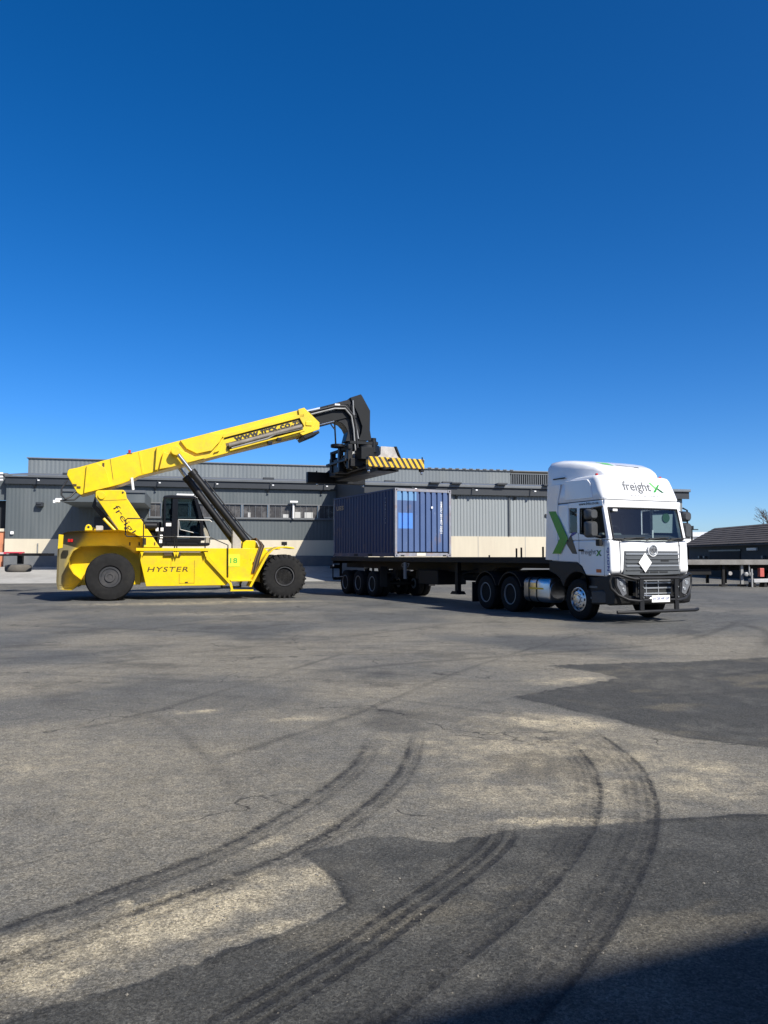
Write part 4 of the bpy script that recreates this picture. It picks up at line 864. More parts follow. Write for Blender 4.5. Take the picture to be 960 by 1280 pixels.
MB().box(-1.9, -1.1, -.95, -.46, 5.10, 5.64).build('power_pack', CHA, sp_, .03)
MB().box(-1.0, -.4, -1.10, -.46, 5.15, 5.75).build('valve_cabinet', BLK, sp_, .03)
MB().box(.1, .55, -1.02, -.7, 5.64, 5.95).build('junction_box', GRYM, sp_, .03)
for k in range(7):
    a0 = -.8 + k * .24; MB().tube([(a0, -.75, 5.95 - .04 * (k % 3)), (a0 + .1, -1.0 - .04 * (k % 2), 5.7), (a0 + .05, -.9, 5.4), (a0 + .2, -.6, 5.2)], .028, 6).build('hydraulic_hose', HOSE if k % 3 else GRYM, sp_)
for sg in (-1, 1): MB().tube([(-.8, sg * .62, 5.2), (2.7, sg * .62, 5.2)], .055, 10).build('telescope_cylinder', BLK, sp_)
for k, (x_, y_) in enumerate(((-.3, -1.12), (.55, -1.0), (.3, -.9))): MB().tube([(x_, y_, 5.9), (x_ + .08, y_ - .05, 5.35)], .04, 8).build('tilt_cylinder', ALU if k == 0 else BLK, sp_)

# ------------------------------------------------------------------ road wheels
def road_wheel(parent, s, wpos, out, kind, r=.51, wd=.30):
    """kind 'steer': bright hub standing out; 'drive': dished rim of a dual pair"""
    e = empty('wheel', (s, wpos, r), 0, parent)
    h = wd / 2
    m = MB(); m.lathe([(-h * .7, r * .56), (-h * .95, r * .60), (-h, r * .74), (-h * .93, r * .90), (-h * .80, r * .975), (-h * .55, r), (-h * .50, r * .985), (-h * .42, r), (-h * .12, r), (-h * .09, r * .982), (h * .09, r * .982), (h * .12, r), (h * .42, r), (h * .50, r * .985), (h * .55, r), (h * .80, r * .975), (h * .93, r * .90), (h, r * .74), (h * .95, r * .60), (h * .7, r * .56)], (0, 1, 0), n=40)
    m.build('tyre', RUBR, e, sharp=24)
    rm = ALU if kind == 'steer' else GRYM
    if kind == 'steer':
        MB().lathe([(out * h * .6, r * .575), (out * h * .92, r * .585), (out * h * .95, r * .545), (out * h * .66, r * .52), (out * h * .80, r * .46), (out * h * .95, r * .36), (out * h * .95, r * .20), (out * h * 1.15, r * .18), (out * h * 1.2, r * .08), (out * h * 1.2, .001)], (0, 1, 0), n=40).build('rim', rm, e, sharp=25)
    else:
        MB().lathe([(out * h * .6, r * .575), (out * h * .92, r * .585), (out * h * .95, r * .545), (out * h * .60, r * .525), (out * h * -.55, r * .50), (out * h * -.75, r * .40), (out * h * -.75, r * .24), (out * h * .2, r * .22), (out * h * .35, r * .14), (out * h * .35, .001)], (0, 1, 0), n=40).build('rim', rm, e, sharp=25)
    hb = MB(); nb_ = MB()
    for k in range(10):
        a = 2 * math.pi * k / 10
        if kind == 'steer':
            c = (r * .43 * math.cos(a), 0, r * .43 * math.sin(a)); hb.lathe([(out * h * .80, .034), (out * h * .875, .034), (out * h * .875, .001)], (0, 1, 0), c, 10)
            c = (r * .29 * math.cos(a + .3), 0, r * .29 * math.sin(a + .3)); nb_.lathe([(out * h * .93, .018), (out * h * 1.12, .015), (out * h * 1.12, .001)], (0, 1, 0), c, 6)
        else:
            c = (r * .33 * math.cos(a), 0, r * .33 * math.sin(a)); nb_.lathe([(out * h * -.75, .018), (out * h * -.5, .015), (out * h * -.5, .001)], (0, 1, 0), c, 6)
    if kind == 'steer': hb.build('hand_hole', DOORM, e)
    nb_.build('wheel_nut', STL if kind == 'steer' else GRYM, e)
    return e

# ------------------------------------------------------------------ flatbed semi-trailer
TA = R(-63.95)
tl = tag(empty('flatbed_trailer', (1.511, 29.286, 0), TA), 'black flatbed semi trailer coupled behind the white truck and carrying the blue container', 'trailer')
TRB = mat('trailer_black', (0.008, 0.008, 0.0085), .6, var=.3, dirt=(.03, .027, .023), dirt_amt=.45, spec=.25)
DECKM = mat('deck_steel', (0.07, 0.066, 0.06), .7, var=.3, dirt=(.14, .11, .08), dirt_amt=.5)
for sg in (-1, 1):
    MB().box(-6.25, 9.25, min(sg * 1.25, sg * 1.17), max(sg * 1.25, sg * 1.17), 1.40, 1.572).build('side_rail', TRB, tl, .012)
    MB().prism([(-6.2, 1.40), (-6.2, 1.12), (5.2, 1.05), (5.6, 1.24), (9.2, 1.26), (9.2, 1.40)], 'w', sg * .52, sg * .40).build('main_beam', TRB, tl, .01)
MB().box(9.17, 9.25, -1.17, 1.17, 1.30, 1.57).build('head_rail', TRB, tl, .01)
MB().box(-6.25, -6.17, -1.17, 1.17, 1.30, 1.57).build('tail_rail', TRB, tl, .01)
for k in range(26):
    a = -6.15 + k * .59; MB().box(a, a + .57, -1.165, 1.165, 1.515, 1.56).build('deck_plate', DECKM, tl)
for k in range(13):
    a = -5.8 + k * 1.18; MB().box(a, a + .08, -1.16, 1.16, 1.40, 1.512).build('cross_member', TRB, tl)
for x_ in (-2.05, -3.40, -4.75):
    MB().tube([(x_, -1.1, .52), (x_, 1.1, .52)], .07, 12).build('axle', TRB, tl)
    for sg in (-1, 1):
        road_wheel(tl, x_, sg * 1.08, sg, 'drive'); road_wheel(tl, x_, sg * .76, sg, 'drive')
        MB().box(x_ - .5, x_ + .5, sg * .46 - .05, sg * .46 + .05, .80, .93).build('leaf_spring', TRB, tl)
        MB().prism([(x_ + .45, 1.1), (x_ + .75, 1.1), (x_ + .66, .72), (x_ + .54, .72)], 'w', sg * .40, sg * .52).build('spring_hanger', TRB, tl)
for sg in (-1, 1):
    lgm = MB().box(3.88, 4.06, sg * .92 - .07, sg * .92 + .07, .45, 1.40).build('landing_leg', TRB, tl, .01)
    MB().prism([(3.72, .36), (4.22, .36), (4.10, .46), (3.84, .46)], 'w', sg * .92 - .16, sg * .92 + .16).build('foot_plate', TRB, lgm, .01)
    MB().tube([(3.97, sg * .85, 1.0), (4.6, sg * .48, 1.2)], .03, 6).build('leg_brace', TRB, tl)
    MB().box(-1.3, -1.27, sg * 1.22 - .30 * (sg > 0) , sg * 1.22 + .30 * (sg < 0), .42, 1.2).build('mud_flap', TRB, tl)
MB().tube([(3.97, -.92, 1.1), (3.97, .92, 1.1)], .03, 8).build('crank_shaft', TRB, tl)
MB().box(.70, .86, -1.24, -1.18, .78, 1.38).build('placard_board', mat('grey_board', (.16, .165, .17), .6), tl, .01)
MB().box(1.3, 2.7, -.95, .2, .62, 1.12).build('tool_box', TRB, tl, .03)
MB().tube([(2.9, .1, .92), (3.6, .1, .92)], .16, 16).build('air_tank', TRB, tl)
MB().box(-6.30, -6.18, -1.15, 1.15, .55, .68).build('underrun_bar', TRB, tl, .02)
for y_ in (-.8, .8): MB().box(-6.24, -6.18, y_ - .05, y_ + .05, .68, 1.35).build('underrun_post', TRB, tl)
MB().box(-6.42, -6.20, -1.24, -.75, 1.06, 1.22).build('tail_light_board', TRB, tl, .01)
MB().box(-6.02, -5.92, -1.262, -1.24, 1.16, 1.24).build('side_marker', WHP, tl)
MB().tube([(-6.1, -1.22, .62), (-6.1, -1.22, 1.15)], .03, 6).build('lamp_bracket', TRB, tl)
MB().tube([(-5.6, -1.24, .70), (-4.9, -1.24, .74)], .022, 6).build('brake_pipe', GRYM, tl)
for s_, hgt in ((6.17, .06), (7.55, .25), (7.78, .27), (8.76, .28)):
    MB().box(s_, s_ + .045, -1.20, -1.16, 1.572, 1.572 + hgt).build('stake', TRB, tl, .008)
MB().box(.35, .65, -1.256, -1.25, 1.44, 1.53).build('marker_plate', TRB, tl)
lettering('007', (.5, -1.20, 1.20), (1, 0, 0), (0, 0, 1), GINK, tl, width=.62, height=.15)

# ------------------------------------------------------------------ container
def container_paint(name, base, faded, fade, patches=()):
    m = bpy.data.materials.new(name); m.use_nodes = True; n = m.node_tree; L = n.links; p = n.nodes['Principled BSDF']; p.inputs['Roughness'].default_value = .5
    tc = n.nodes.new('ShaderNodeTexCoord')
    def nz(sc, st=(1, 1, 1), det=7):
        mp = n.nodes.new('ShaderNodeMapping'); mp.inputs['Scale'].default_value = st; L.new(tc.outputs['Object'], mp.inputs['Vector'])
        q = n.nodes.new('ShaderNodeTexNoise'); q.inputs['Scale'].default_value = sc; q.inputs['Detail'].default_value = det; q.inputs['Roughness'].default_value = .65; L.new(mp.outputs[0], q.inputs['Vector']); return q.outputs[0]
    def mr(v, a, b, c, d):
        q = n.nodes.new('ShaderNodeMapRange'); q.inputs['From Min'].default_value = a; q.inputs['From Max'].default_value = b; q.inputs['To Min'].default_value = c; q.inputs['To Max'].default_value = d; L.new(v, q.inputs['Value']); return q.outputs[0]
    def mix(f, A, B):
        q = n.nodes.new('ShaderNodeMix'); q.data_type = 'RGBA'; L.new(f, q.inputs['Factor'])
        for k, v in (('A', A), ('B', B)):
            if isinstance(v, tuple): q.inputs[k].default_value = (*v, 1)
            else: L.new(v, q.inputs[k])
        return q.outputs['Result']
    c = mix(mr(nz(1.1, (1, 1, .35)), .32, .68, fade * .3, fade), base, faded)
    sp = n.nodes.new('ShaderNodeSeparateXYZ'); L.new(tc.outputs['Object'], sp.inputs[0])
    for (y0, y1, z0, z1, colr) in patches:
        f = None
        for out, v, op in ((sp.outputs['Y'], y0, 'GREATER_THAN'), (sp.outputs['Y'], y1, 'LESS_THAN'), (sp.outputs['Z'], z0, 'GREATER_THAN'), (sp.outputs['Z'], z1, 'LESS_THAN')):
            q = n.nodes.new('ShaderNodeMath'); q.operation = op; L.new(out, q.inputs[0]); q.inputs[1].default_value = v
            if f is None: f = q.outputs[0]
            else:
                w_ = n.nodes.new('ShaderNodeMath'); w_.operation = 'MULTIPLY'; L.new(f, w_.inputs[0]); L.new(q.outputs[0], w_.inputs[1]); f = w_.outputs[0]
        g = n.nodes.new('ShaderNodeMath'); g.operation = 'MULTIPLY'; L.new(f, g.inputs[0]); L.new(mr(nz(3), .3, .55, .8, .95), g.inputs[1]); c = mix(g.outputs[0], c, colr)
    c = mix(mr(nz(2.2, (1, 1, .5), 9), .59, .72, 0, .6), c, (.20, .13, .09))
    c = mix(mr(nz(9, (1, 1, .3), 9), .66, .74, 0, .7), c, (.42, .43, .46))
    L.new(c, p.inputs['Base Color']); return m
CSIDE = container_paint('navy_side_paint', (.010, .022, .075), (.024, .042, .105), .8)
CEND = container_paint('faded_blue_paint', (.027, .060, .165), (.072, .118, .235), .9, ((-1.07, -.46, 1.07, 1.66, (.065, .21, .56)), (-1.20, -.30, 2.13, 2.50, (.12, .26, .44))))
CFRM = mat('rusty_grey_frame', (.22, .23, .26), .6, var=.25, vscale=3, dirt=(.24, .13, .09), dirt_amt=.8, dscale=2.5)
CTOP = mat('container_roof', (.05, .08, .16), .6, var=.3, dirt=(.25, .2, .15), dirt_amt=.6)
CLEN, CH = 6.06, 2.59
ct = tag(empty('shipping_container', (1.511, 29.286, 1.576), TA), 'blue corrugated twenty foot shipping container on the rear of the black flatbed trailer', 'container')
def wave(a, b, f0, d, pitch, lands):
    pts = []; x = a; k = 0
    while x < b - 1e-6:
        for t, q in ((0, 0), (lands, 0), (lands + .09, d), (1 - .09, d)):
            v = x + t * pitch
            if v < b - 1e-6: pts.append((v, f0 + q))
        x += pitch
    pts.append((b, f0)); return pts
for sg, f in ((-1, -1.215), (1, 1.215)):
    pts = [(s_, sg * abs(abs(f) - q)) for s_, q in [(a, abs(b)) for a, b in [(p_[0], p_[1]) for p_ in wave(-CLEN + .1, -.1, 0, .038, .278, .28)]]]
    pts += [(-.1, sg * 1.15), (-CLEN + .1, sg * 1.15)]
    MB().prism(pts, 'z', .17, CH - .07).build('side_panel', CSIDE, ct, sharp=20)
    MB().box(-CLEN + .1, -.1, min(sg * 1.22, sg * 1.14), max(sg * 1.22, sg * 1.14), CH - .07, CH - .005).build('top_side_rail', CSIDE, ct, .008)
    MB().box(-CLEN + .16, -.16, min(sg * 1.22, sg * 1.14), max(sg * 1.22, sg * 1.14), .02, .17).build('bottom_side_rail', CSIDE, ct, .008)
    for s_ in (-3.6, -2.2): MB().box(s_ - .2, s_ + .2, sg * 1.221 - .001, sg * 1.221 + .001, .03, .13).build('forklift_pocket', DOORM, ct)
# nose end facing the truck: narrow dark grooves between broad lands
def end_panel(s0, sg, mname, m):
    pts = []; x = -1.13; n_ = 9; pt = 2.26 / n_
    for k in range(n_):
        for t, q in ((0, 0), (.66, 0), (.72, .07), (.95, .07)): pts.append((s0 - sg * q, x + t * pt))
        x += pt
    pts += [(s0, 1.13), (s0 - sg * .095, 1.13), (s0 - sg * .095, -1.13)]
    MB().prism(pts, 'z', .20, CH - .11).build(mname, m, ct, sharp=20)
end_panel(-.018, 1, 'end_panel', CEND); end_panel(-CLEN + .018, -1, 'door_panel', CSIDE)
for s0, s1 in ((-.11, 0), (-CLEN, -CLEN + .11)):
    for sg in (-1, 1):
        MB().box(s0, s1, min(sg * 1.22, sg * 1.13), max(sg * 1.22, sg * 1.13), .12, CH - .12).build('corner_post', CFRM, ct, .01)
        for z0 in (0, CH - .118):
            cc = MB().box(s0 - (.06 if s0 < -1 else .07) * 0 - (0.0), s1 + .004 if s1 == 0 else s1, sg * 1.224 if sg < 0 else 1.224 - .16, sg * 1.224 + .16 if sg < 0 else 1.224, z0, z0 + .118).build('corner_casting', CFRM, ct, .008)
            y0 = sg * 1.15
            fx = .0045 if s1 == 0 else -CLEN - .002
            MB().prism(rrect(y0 - .026, y0 + .026, z0 + .028, z0 + .092, .02), 's', fx, fx + .002).build('casting_hole', DOORM, cc)
            MB().prism(rrect(s0 + .03, s0 + .08, z0 + .028, z0 + .092, .02), 'w', sg * 1.2245, sg * 1.2265).build('casting_hole', DOORM, cc)
    MB().box(s0, s1 - .005, -1.06, 1.06, CH - .115, CH - .01).build('header_rail', CFRM, ct, .008)
    MB().box(s0, s1 - .005, -1.06, 1.06, .02, .15).build('sill_rail', CFRM, ct, .008)
for y_ in (-.98, .84): MB().box(-.002, .004, y_, y_ + .15, .015, .075).build('sill_pocket', DOORM, ct)
MB().box(-.004, .006, -.30, .08, .04, .15).build('data_plate', mat('pale_plate', (.62, .60, .50), .5), ct)
for k in range(20):
    a = -CLEN + .12 + k * .291; MB().box(a, a + .24, -1.13, 1.13, CH - .05, CH - .02).build('roof_panel', CTOP, ct, .006)
lettering('HMCU 201457 22G1', (-.016, .74, 2.12), (0, 0, -1), (0, 1, 0), mat('white_stencil', (.78, .80, .80), .6), ct, width=1.22, height=.085, bold=.02)
lettering('UES', (-5.72, -1.217, 2.02), (1, 0, 0), (0, 0, 1), mat('faded_tan_stencil', (.42, .33, .22), .7), ct, width=.80, height=.19, bold=.03, space=1.1)
lettering('HMCU', (-.86, -1.217, 2.28), (0, 0, -1), (1, 0, 0), mat('faded_white_stencil', (.30, .33, .38), .7), ct, width=1.0, height=.06, bold=.01)
MB().box(-.013, -.006, .34, .41, 1.85, 1.93).build('sticker', WHP, ct)

# ------------------------------------------------------------------ tractor unit
QA = R(-66)
tk = tag(empty('truck_tractor', (4.1745, 23.946, 0), QA), 'white cab over truck with high roof fairing, black bull bar and green cross decals', 'truck')
HW = 1.22
# frame
for sg in (-1, 1): MB().box(-1.2, 5.0, sg * .40 - .04, sg * .40 + .04, .72, 1.0).build('chassis_rail', TRB, tk)
for x_ in (-.6, .7, 2.2, 3.2): MB().box(x_, x_ + .12, -.36, .36, .76, .96).build('cross_member', TRB, tk)
MB().prism([(.1, 1.0), (.1, 1.16), (1.2, 1.2), (1.5, 1.0)], 'w', -.5, .5).build('fifth_wheel', TRB, tk, .02)
for x_ in (0, 1.33):
    MB().tube([(x_, -1.1, .51), (x_, 1.1, .51)], .08, 12).lathe([(-.24, .12), (-.12, .27), (.12, .27), (.24, .12)], (0, 1, 0), (x_, 0, .51), 20).build('drive_axle', TRB, tk)
    for sg in (-1, 1):
        road_wheel(tk, x_, sg * 1.06, sg, 'drive'); road_wheel(tk, x_, sg * .74, sg, 'drive')
        arc = [(x_ + .64 * math.cos(a), .53 + .62 * math.sin(a)) for a in [R(20 + 140 * k / 10) for k in range(11)]]
        MB().prism(arc + [(x_ + (p[0] - x_) * .955, .53 + (p[1] - .53) * .955) for p in arc[::-1]], 'w', sg * 1.21, sg * .60).build('rear_mudguard', PLB, tk)
for sg in (-1, 1):
    MB().box(-.80, -.77, min(sg * 1.2, sg * .62), max(sg * 1.2, sg * .62), .18, .80).build('mud_flap', PLB, tk)
    road_wheel(tk, 4.43, sg * 1.06, sg, 'steer', .515, .31)
MB().tube([(4.43, -1, .5), (4.43, 1, .5)], .09, 10).build('front_axle', TRB, tk)
MB().box(3.3, 5.2, -.35, .35, .55, 1.35).build('engine', TRB, tk, .05)
# fuel tanks
for sg in (-1, 1):
    yc = sg * .93; sec = lambda s_, k=1.0: [(s_, yc + (p[0]) * k, .685 + p[1] * k) for p in rrect(-.27, .27, -.335, .335, .17, 5)]
    tn = MB().loft([sec(2.02, .9), sec(2.05), sec(3.16), sec(3.20, .9)]).build('fuel_tank', ALU, tk, sharp=50)
    for s_ in (2.26, 2.62):
        MB().loft([[(s_, a[1], a[2]) for a in sec(0, 1.02)], [(s_ + .055, a[1], a[2]) for a in sec(0, 1.02)]]).build('tank_strap', PLB, tn)
    MB().box(2.30, 2.96, yc + sg * .270, yc + sg * .276, .70, .745).build('reflective_tape', YTAPE, tn)
    MB().lathe([(3.195, .001), (3.195, .23), (3.215, .22), (3.225, .001)], (1, 0, 0), (0, yc, .685), 24).build('tank_end', ALU, tn)
MB().tube([(2.4, .0, .45), (3.4, .0, .45)], .13, 14).build('silencer', GRYM, tk)
# cab lower body with wheel-arch cut-out
low = [(3.34, 2.0), (3.34, 1.46), (4.42, 1.43), (4.60, 1.33), (4.74, 1.12), (5.50, 1.11), (5.62, 1.16), (5.69, 1.24), (5.66, 1.90), (5.62, 2.0)]
MB().prism(low, 'w', -HW, HW).build('cab_body', WHT, tk, .05, 3)
# sleeper block and its lining
MB().box(3.34, 4.10, -HW, HW, 2.0, 2.95).build('sleeper', WHT, tk, .04, 3)
MB().box(4.10, 4.13, -1.14, 1.14, 2.0, 2.92).build('sleeper_lining', INT, tk)
for sg in (-1, 1):
    a, b = sorted((sg * HW, sg * (HW - .06)))
    pil = MB().prism([(4.10, 2.0), (4.10, 2.18), (4.42, 2.18), (4.48, 2.16), (4.50, 2.0)], 'w', a, b)
    pil.prism([(4.10, 2.82), (4.10, 2.95), (5.40, 2.95), (5.44, 2.80), (5.36, 2.76)], 'w', a, b)
    pil.prism([(4.44, 2.16), (4.44, 2.82), (4.56, 2.82), (4.54, 2.16)], 'w', a, b)
    pil.build('door_frame', WHT, tk, .01)
    dr = MB().prism([(4.50, 2.18), (4.50, 2.0), (5.62, 2.0), (5.61, 2.03), (5.36, 2.02), (4.80, 2.10)], 'w', a, b).build('door_top', WHT, tk, .008)
    MB().prism([(5.34, 2.78), (5.44, 2.82), (5.63, 2.0), (5.50, 2.0)], 'w', sg * (HW - .005), sg * (HW - .13)).build('windscreen_pillar', WHT, tk, .02)
    MB().prism([(4.13, 2.2), (4.13, 2.80), (4.43, 2.80), (4.43, 2.18)], 'w', sg * (HW - .03), sg * (HW - .024)).build('quarter_window', GLD, tk)
    if sg > 0: MB().prism([(4.55, 2.14), (4.56, 2.76), (5.36, 2.76), (5.50, 2.04), (5.0, 2.04)], 'w', sg * (HW - .04), sg * (HW - .034)).build('side_window', GLS, tk)
    tr2 = MB(); o_ = [(4.55, 2.16), (4.56, 2.77), (5.37, 2.77), (5.50, 2.04), (5.30, 2.04), (4.80, 2.12)]
    tr2.tube([(p[0], sg * (HW - .015), p[1]) for p in o_ + o_[:1]], .022, 6, False); tr2.build('window_seal', PLB, tk)
    # door shut lines and handle
    MB().prism([(4.50, 1.36), (4.512, 1.36), (4.512, 2.18), (4.50, 2.18)], 'w', sg * (HW + .002), sg * (HW - .004)).build('door_gap', GINK, tk)
    MB().prism([(5.44, 1.12), (5.452, 1.12), (5.462, 2.0), (5.45, 2.0)], 'w', sg * (HW + .002), sg * (HW - .004)).build('door_gap', GINK, tk)
    MB().box(4.50, 4.70, sg * HW - .0, sg * (HW + .02), 1.72, 1.765).build('door_handle', PLB, tk, .008) if sg > 0 else MB().box(4.50, 4.70, -HW - .02, -HW, 1.72, 1.765).build('door_handle', PLB, tk, .008)
    MB().box(5.16, 5.34, min(sg * HW, sg * (HW + .012)), max(sg * HW, sg * (HW + .012)), 1.20, 1.28).build('side_marker', ORG, tk, .005)
MB().prism([(4.10, 2.90), (4.10, 2.96), (5.44, 2.96), (5.46, 2.90), (5.42, 2.82), (5.36, 2.82), (5.36, 2.90)], 'w', -HW + .06, HW - .06).build('cab_roof', WHT, tk, .02)
MB().prism([(5.40, 2.76), (5.45, 2.76), (5.475, 2.955), (5.40, 2.955)], 'w', -HW + .02, HW - .02).build('windscreen_header', WHT, tk, .015)
# interior
MB().prism([(4.9, 2.0), (5.0, 2.08), (5.3, 2.12), (5.58, 2.02), (5.58, 1.99), (4.9, 1.99)], 'w', -1.12, 1.12).build('dashboard', INT, tk, .02)
for y_ in (-.62, .62):
    s2 = MB().box(4.25, 4.65, y_ - .26, y_ + .26, 1.98, 2.12).build('seat', SEAT, tk, .05)
    MB().prism([(4.2, 2.1), (4.36, 2.1), (4.28, 2.66), (4.16, 2.66)], 'w', y_ - .24, y_ + .24).build('backrest', SEAT, s2, .05)
MB().box(4.55, 4.78, -1.12, -.86, 2.05, 2.24).build('hi_vis_vest', HIVIS, tk, .05)
sw = MB(); sw.tube([(5.02 + .10 * math.cos(a), -.62 + .22 * math.sin(a), 2.16 + .18 * math.cos(a)) for a in [2 * math.pi * k / 20 for k in range(21)]], .018, 6); sw.build('steering_wheel', PLB, tk)
MB().box(5.35, 5.37, .38, 1.05, 2.18, 2.66).build('sun_blind', mat('pale_blind', (.32, .38, .38), .8), tk)
MB().lathe([(0, .12), (.01, .12), (.01, .001)], (1, 0, 0), (5.385, .80, 2.56), 18).build('round_decal', mat('dark_green_decal', (.03, .10, .03), .6), tk)
MB().box(5.50, 5.52, .22, .26, 2.04, 2.24).build('white_card', WHP, tk)
MB().prism([(4.95, 2.03), (5.0, 2.17), (5.12, 2.17), (5.2, 2.05)], 'w', -1.0, -.4).build('instrument_hood', mat('grey_dash', (.10, .12, .12), .6), tk, .02)
# windscreen: slightly bowed
sec = []
for k in range(13):
    y_ = -1.09 + 2.18 * k / 12; bow = .06 * (1 - (y_ / 1.09) ** 2); sec.append(((5.455 + bow, y_, 2.765), (5.645 + bow, y_, 2.0)))
g_ = MB(); 
for a, b in zip(sec, sec[1:]): g_.poly([a[0], b[0], b[1], a[1]])
bmesh.ops.remove_doubles(g_.bm, verts=g_.bm.verts, dist=1e-4); g_.build('windscreen', GLS, tk, sharp=60)
MB().tube([s_[0] for s_ in sec], .022, 6).build('windscreen_seal', PLB, tk); MB().tube([s_[1] for s_ in sec], .022, 6).build('windscreen_seal', PLB, tk)
for e_ in (sec[0], sec[-1]): MB().tube(list(e_), .022, 6).build('windscreen_seal', PLB, tk)
MB().box(5.545, 5.55, -1.02, -.88, 2.68, 2.735).build('screen_sticker', WHP, tk)
for y_, l_ in ((-.78, .62), (-.02, .62), (.66, .62)):
    MB().tube([(5.70, y_ - .12, 1.975), (5.735, y_, 2.0), (5.735, y_ + l_ * .45, 2.03)], .012, 6).build('wiper_arm', PLB, tk)
    MB().tube([(5.725, y_ - .05, 2.02), (5.73, y_ + l_ * .9, 2.045)], .016, 6).build('wiper', PLB, tk)
# high roof: lofted plan sections with rounded front corners
def plan(front, hw, z, r, rear=3.36):
    P = [(rear, -hw, z), (rear, hw, z)]
    for k in range(7):
        t = R(90 - 15 * k); P.append((front - r + r * math.cos(t), hw - r + r * math.sin(t), z))
    for k in range(7):
        t = R(-15 * k); P.append((front - r + r * math.cos(t), -hw + r + r * math.sin(t), z))
    # gentle bow across the front
    return [(p[0] + (.06 * (1 - (p[1] / hw) ** 2) if p[0] > front - r - .01 else 0), p[1], p[2]) for p in P]
RF = lambda z: 5.44 - .40 * (z - 3.0)
MB().loft([plan(5.44, 1.20, 2.975, .15), plan(5.445, 1.215, 3.01, .15), plan(RF(3.2), 1.21, 3.20, .16), plan(RF(3.40), 1.195, 3.40, .18), plan(RF(3.50), 1.185, 3.50, .20), plan(RF(3.56) - .01, 1.16, 3.56, .20), plan(RF(3.58) - .05, 1.12, 3.59, .22), plan(5.0, .95, 3.605, .25)]).build('high_roof', WHT, tk, sharp=40)
def on_roof_face(o):
    for v in o.data.vertices:
        v.co.x = RF(v.co.z) + .026
    o.data.update(); return o
MB().loft([plan(5.425, 1.19, 2.955, .19), plan(5.425, 1.19, 2.98, .19)]).build('roof_seam', GRL, tk)
for sg in (-1, 1):
    MB().prism([(3.96, 3.02), (5.06, 3.02), (4.98, 3.40), (4.86, 3.50), (3.98, 3.53)], 'w', sg * 1.232, sg * 1.15).build('side_locker_panel', WHT, tk, .02)
    # cab side extender running up into the roof fairing
    MB().prism([(3.12, 1.50), (3.66, 1.48), (3.66, 2.4), (3.68, 3.0), (3.80, 3.40), (3.80, 3.47), (3.24, 3.47), (3.18, 2.6)], 'w', sg * 1.242, sg * 1.21).build('side_extender', WHT, tk, .015)
    MB().box(3.5, 4.0, min(sg * 1.246, sg * 1.22), max(sg * 1.246, sg * 1.22), 3.60, 3.63).build('fairing_gap', PLB, tk)
    MB().lathe([(0, .04), (.05, .035), (.06, .001)], (0, 0, 1), (4.98, sg * 1.02, 3.59), 10).build('roof_marker', RED, tk)
# roof fairing, lofted along its length
def fsec(s_, hw, top, base):
    h = top - base
    prof = [(-1, 0), (-1.0, .60), (-.985, .80), (-.93, .92), (-.82, .985), (-.5, 1.0), (0, 1.0), (.5, 1.0), (.82, .985), (.93, .92), (.985, .80), (1.0, .60), (1, 0)]
    return [(s_, a * hw, base + b * h) for a, b in prof]
FT = [(3.26, 1.23, 4.06, 3.44), (3.34, 1.238, 4.12, 3.44), (3.7, 1.225, 4.115, 3.44), (4.1, 1.17, 4.07, 3.48), (4.5, 1.07, 3.985, 3.50), (4.8, .96, 3.88, 3.54), (4.98, .89, 3.77, 3.55), (5.07, .84, 3.68, 3.55), (5.10, .82, 3.60, 3.55)]
MB().loft([fsec(*q) for q in FT]).build('roof_fairing', WHT, tk, sharp=50)
top_at = lambda x_: float(np.interp(x_, [q[0] for q in FT], [q[2] for q in FT]))
MB().poly([(a_, b_, top_at(a_) + .008) for a_, b_ in ((4.40, -.60), (4.66, -.56), (4.80, -.30), (4.52, -.30))]).build('green_flash', LGRN, tk)
MB().poly([(a_, b_, top_at(a_) + .008) for a_, b_ in ((4.66, -.20), (4.72, -.16), (4.86, .46), (4.80, .46))]).build('fairing_slot', GINK, tk)
# front panel, grille and emblem
MB().box(5.655, 5.70, -.80, .86, 1.18, 1.72).build('grille_back', DOORM, tk)
gr = MB().prism([(-.80, 1.72), (.86, 1.72), (.92, 1.15), (.30, 1.13), (-.30, 1.13), (-.87, 1.15)], 's', 5.66, 5.705).build('grille', GRL, tk, .015)
for z_, hh, m_ in ((1.645, .035, SLV), (1.53, .03, GRL), (1.44, .02, GRL), (1.36, .035, SLV), (1.26, .02, GRL)):
    MB().box(5.70, 5.728, -.79, .87, z_ - hh / 2, z_ + hh / 2).build('slat', m_, gr, .006)
for y_ in (-.35, -.05, .25): MB().box(5.705, 5.712, y_, y_ + .26, 1.19, 1.225).build('grille_slot', DOORM, gr)
MB().box(5.705, 5.712, .30, .55, 1.465, 1.50).build('grille_slot', DOORM, gr)
em = MB().lathe([(0, .001), (0, .155), (.03, .15), (.03, .001)], (1, 0, 0), (5.70, .04, 1.735), 28).build('emblem_boss', WHT, tk, .004)
MB().lathe([(.030, .10), (.045, .10), (.045, .128), (.030, .128)], (1, 0, 0), (5.70, .04, 1.745), 28).build('emblem_ring', SLV, em)
lettering('UD', (5.748, -.075, 1.705), (0, 1, 0), (0, 0, 1), GINK, em, width=.23, height=.085, bold=.04)
lettering('QUESTER', (5.695, .72, 1.865), (0, 1, 0), (0, 0, 1), SLV, tk, width=.30, height=.035, bold=.02)

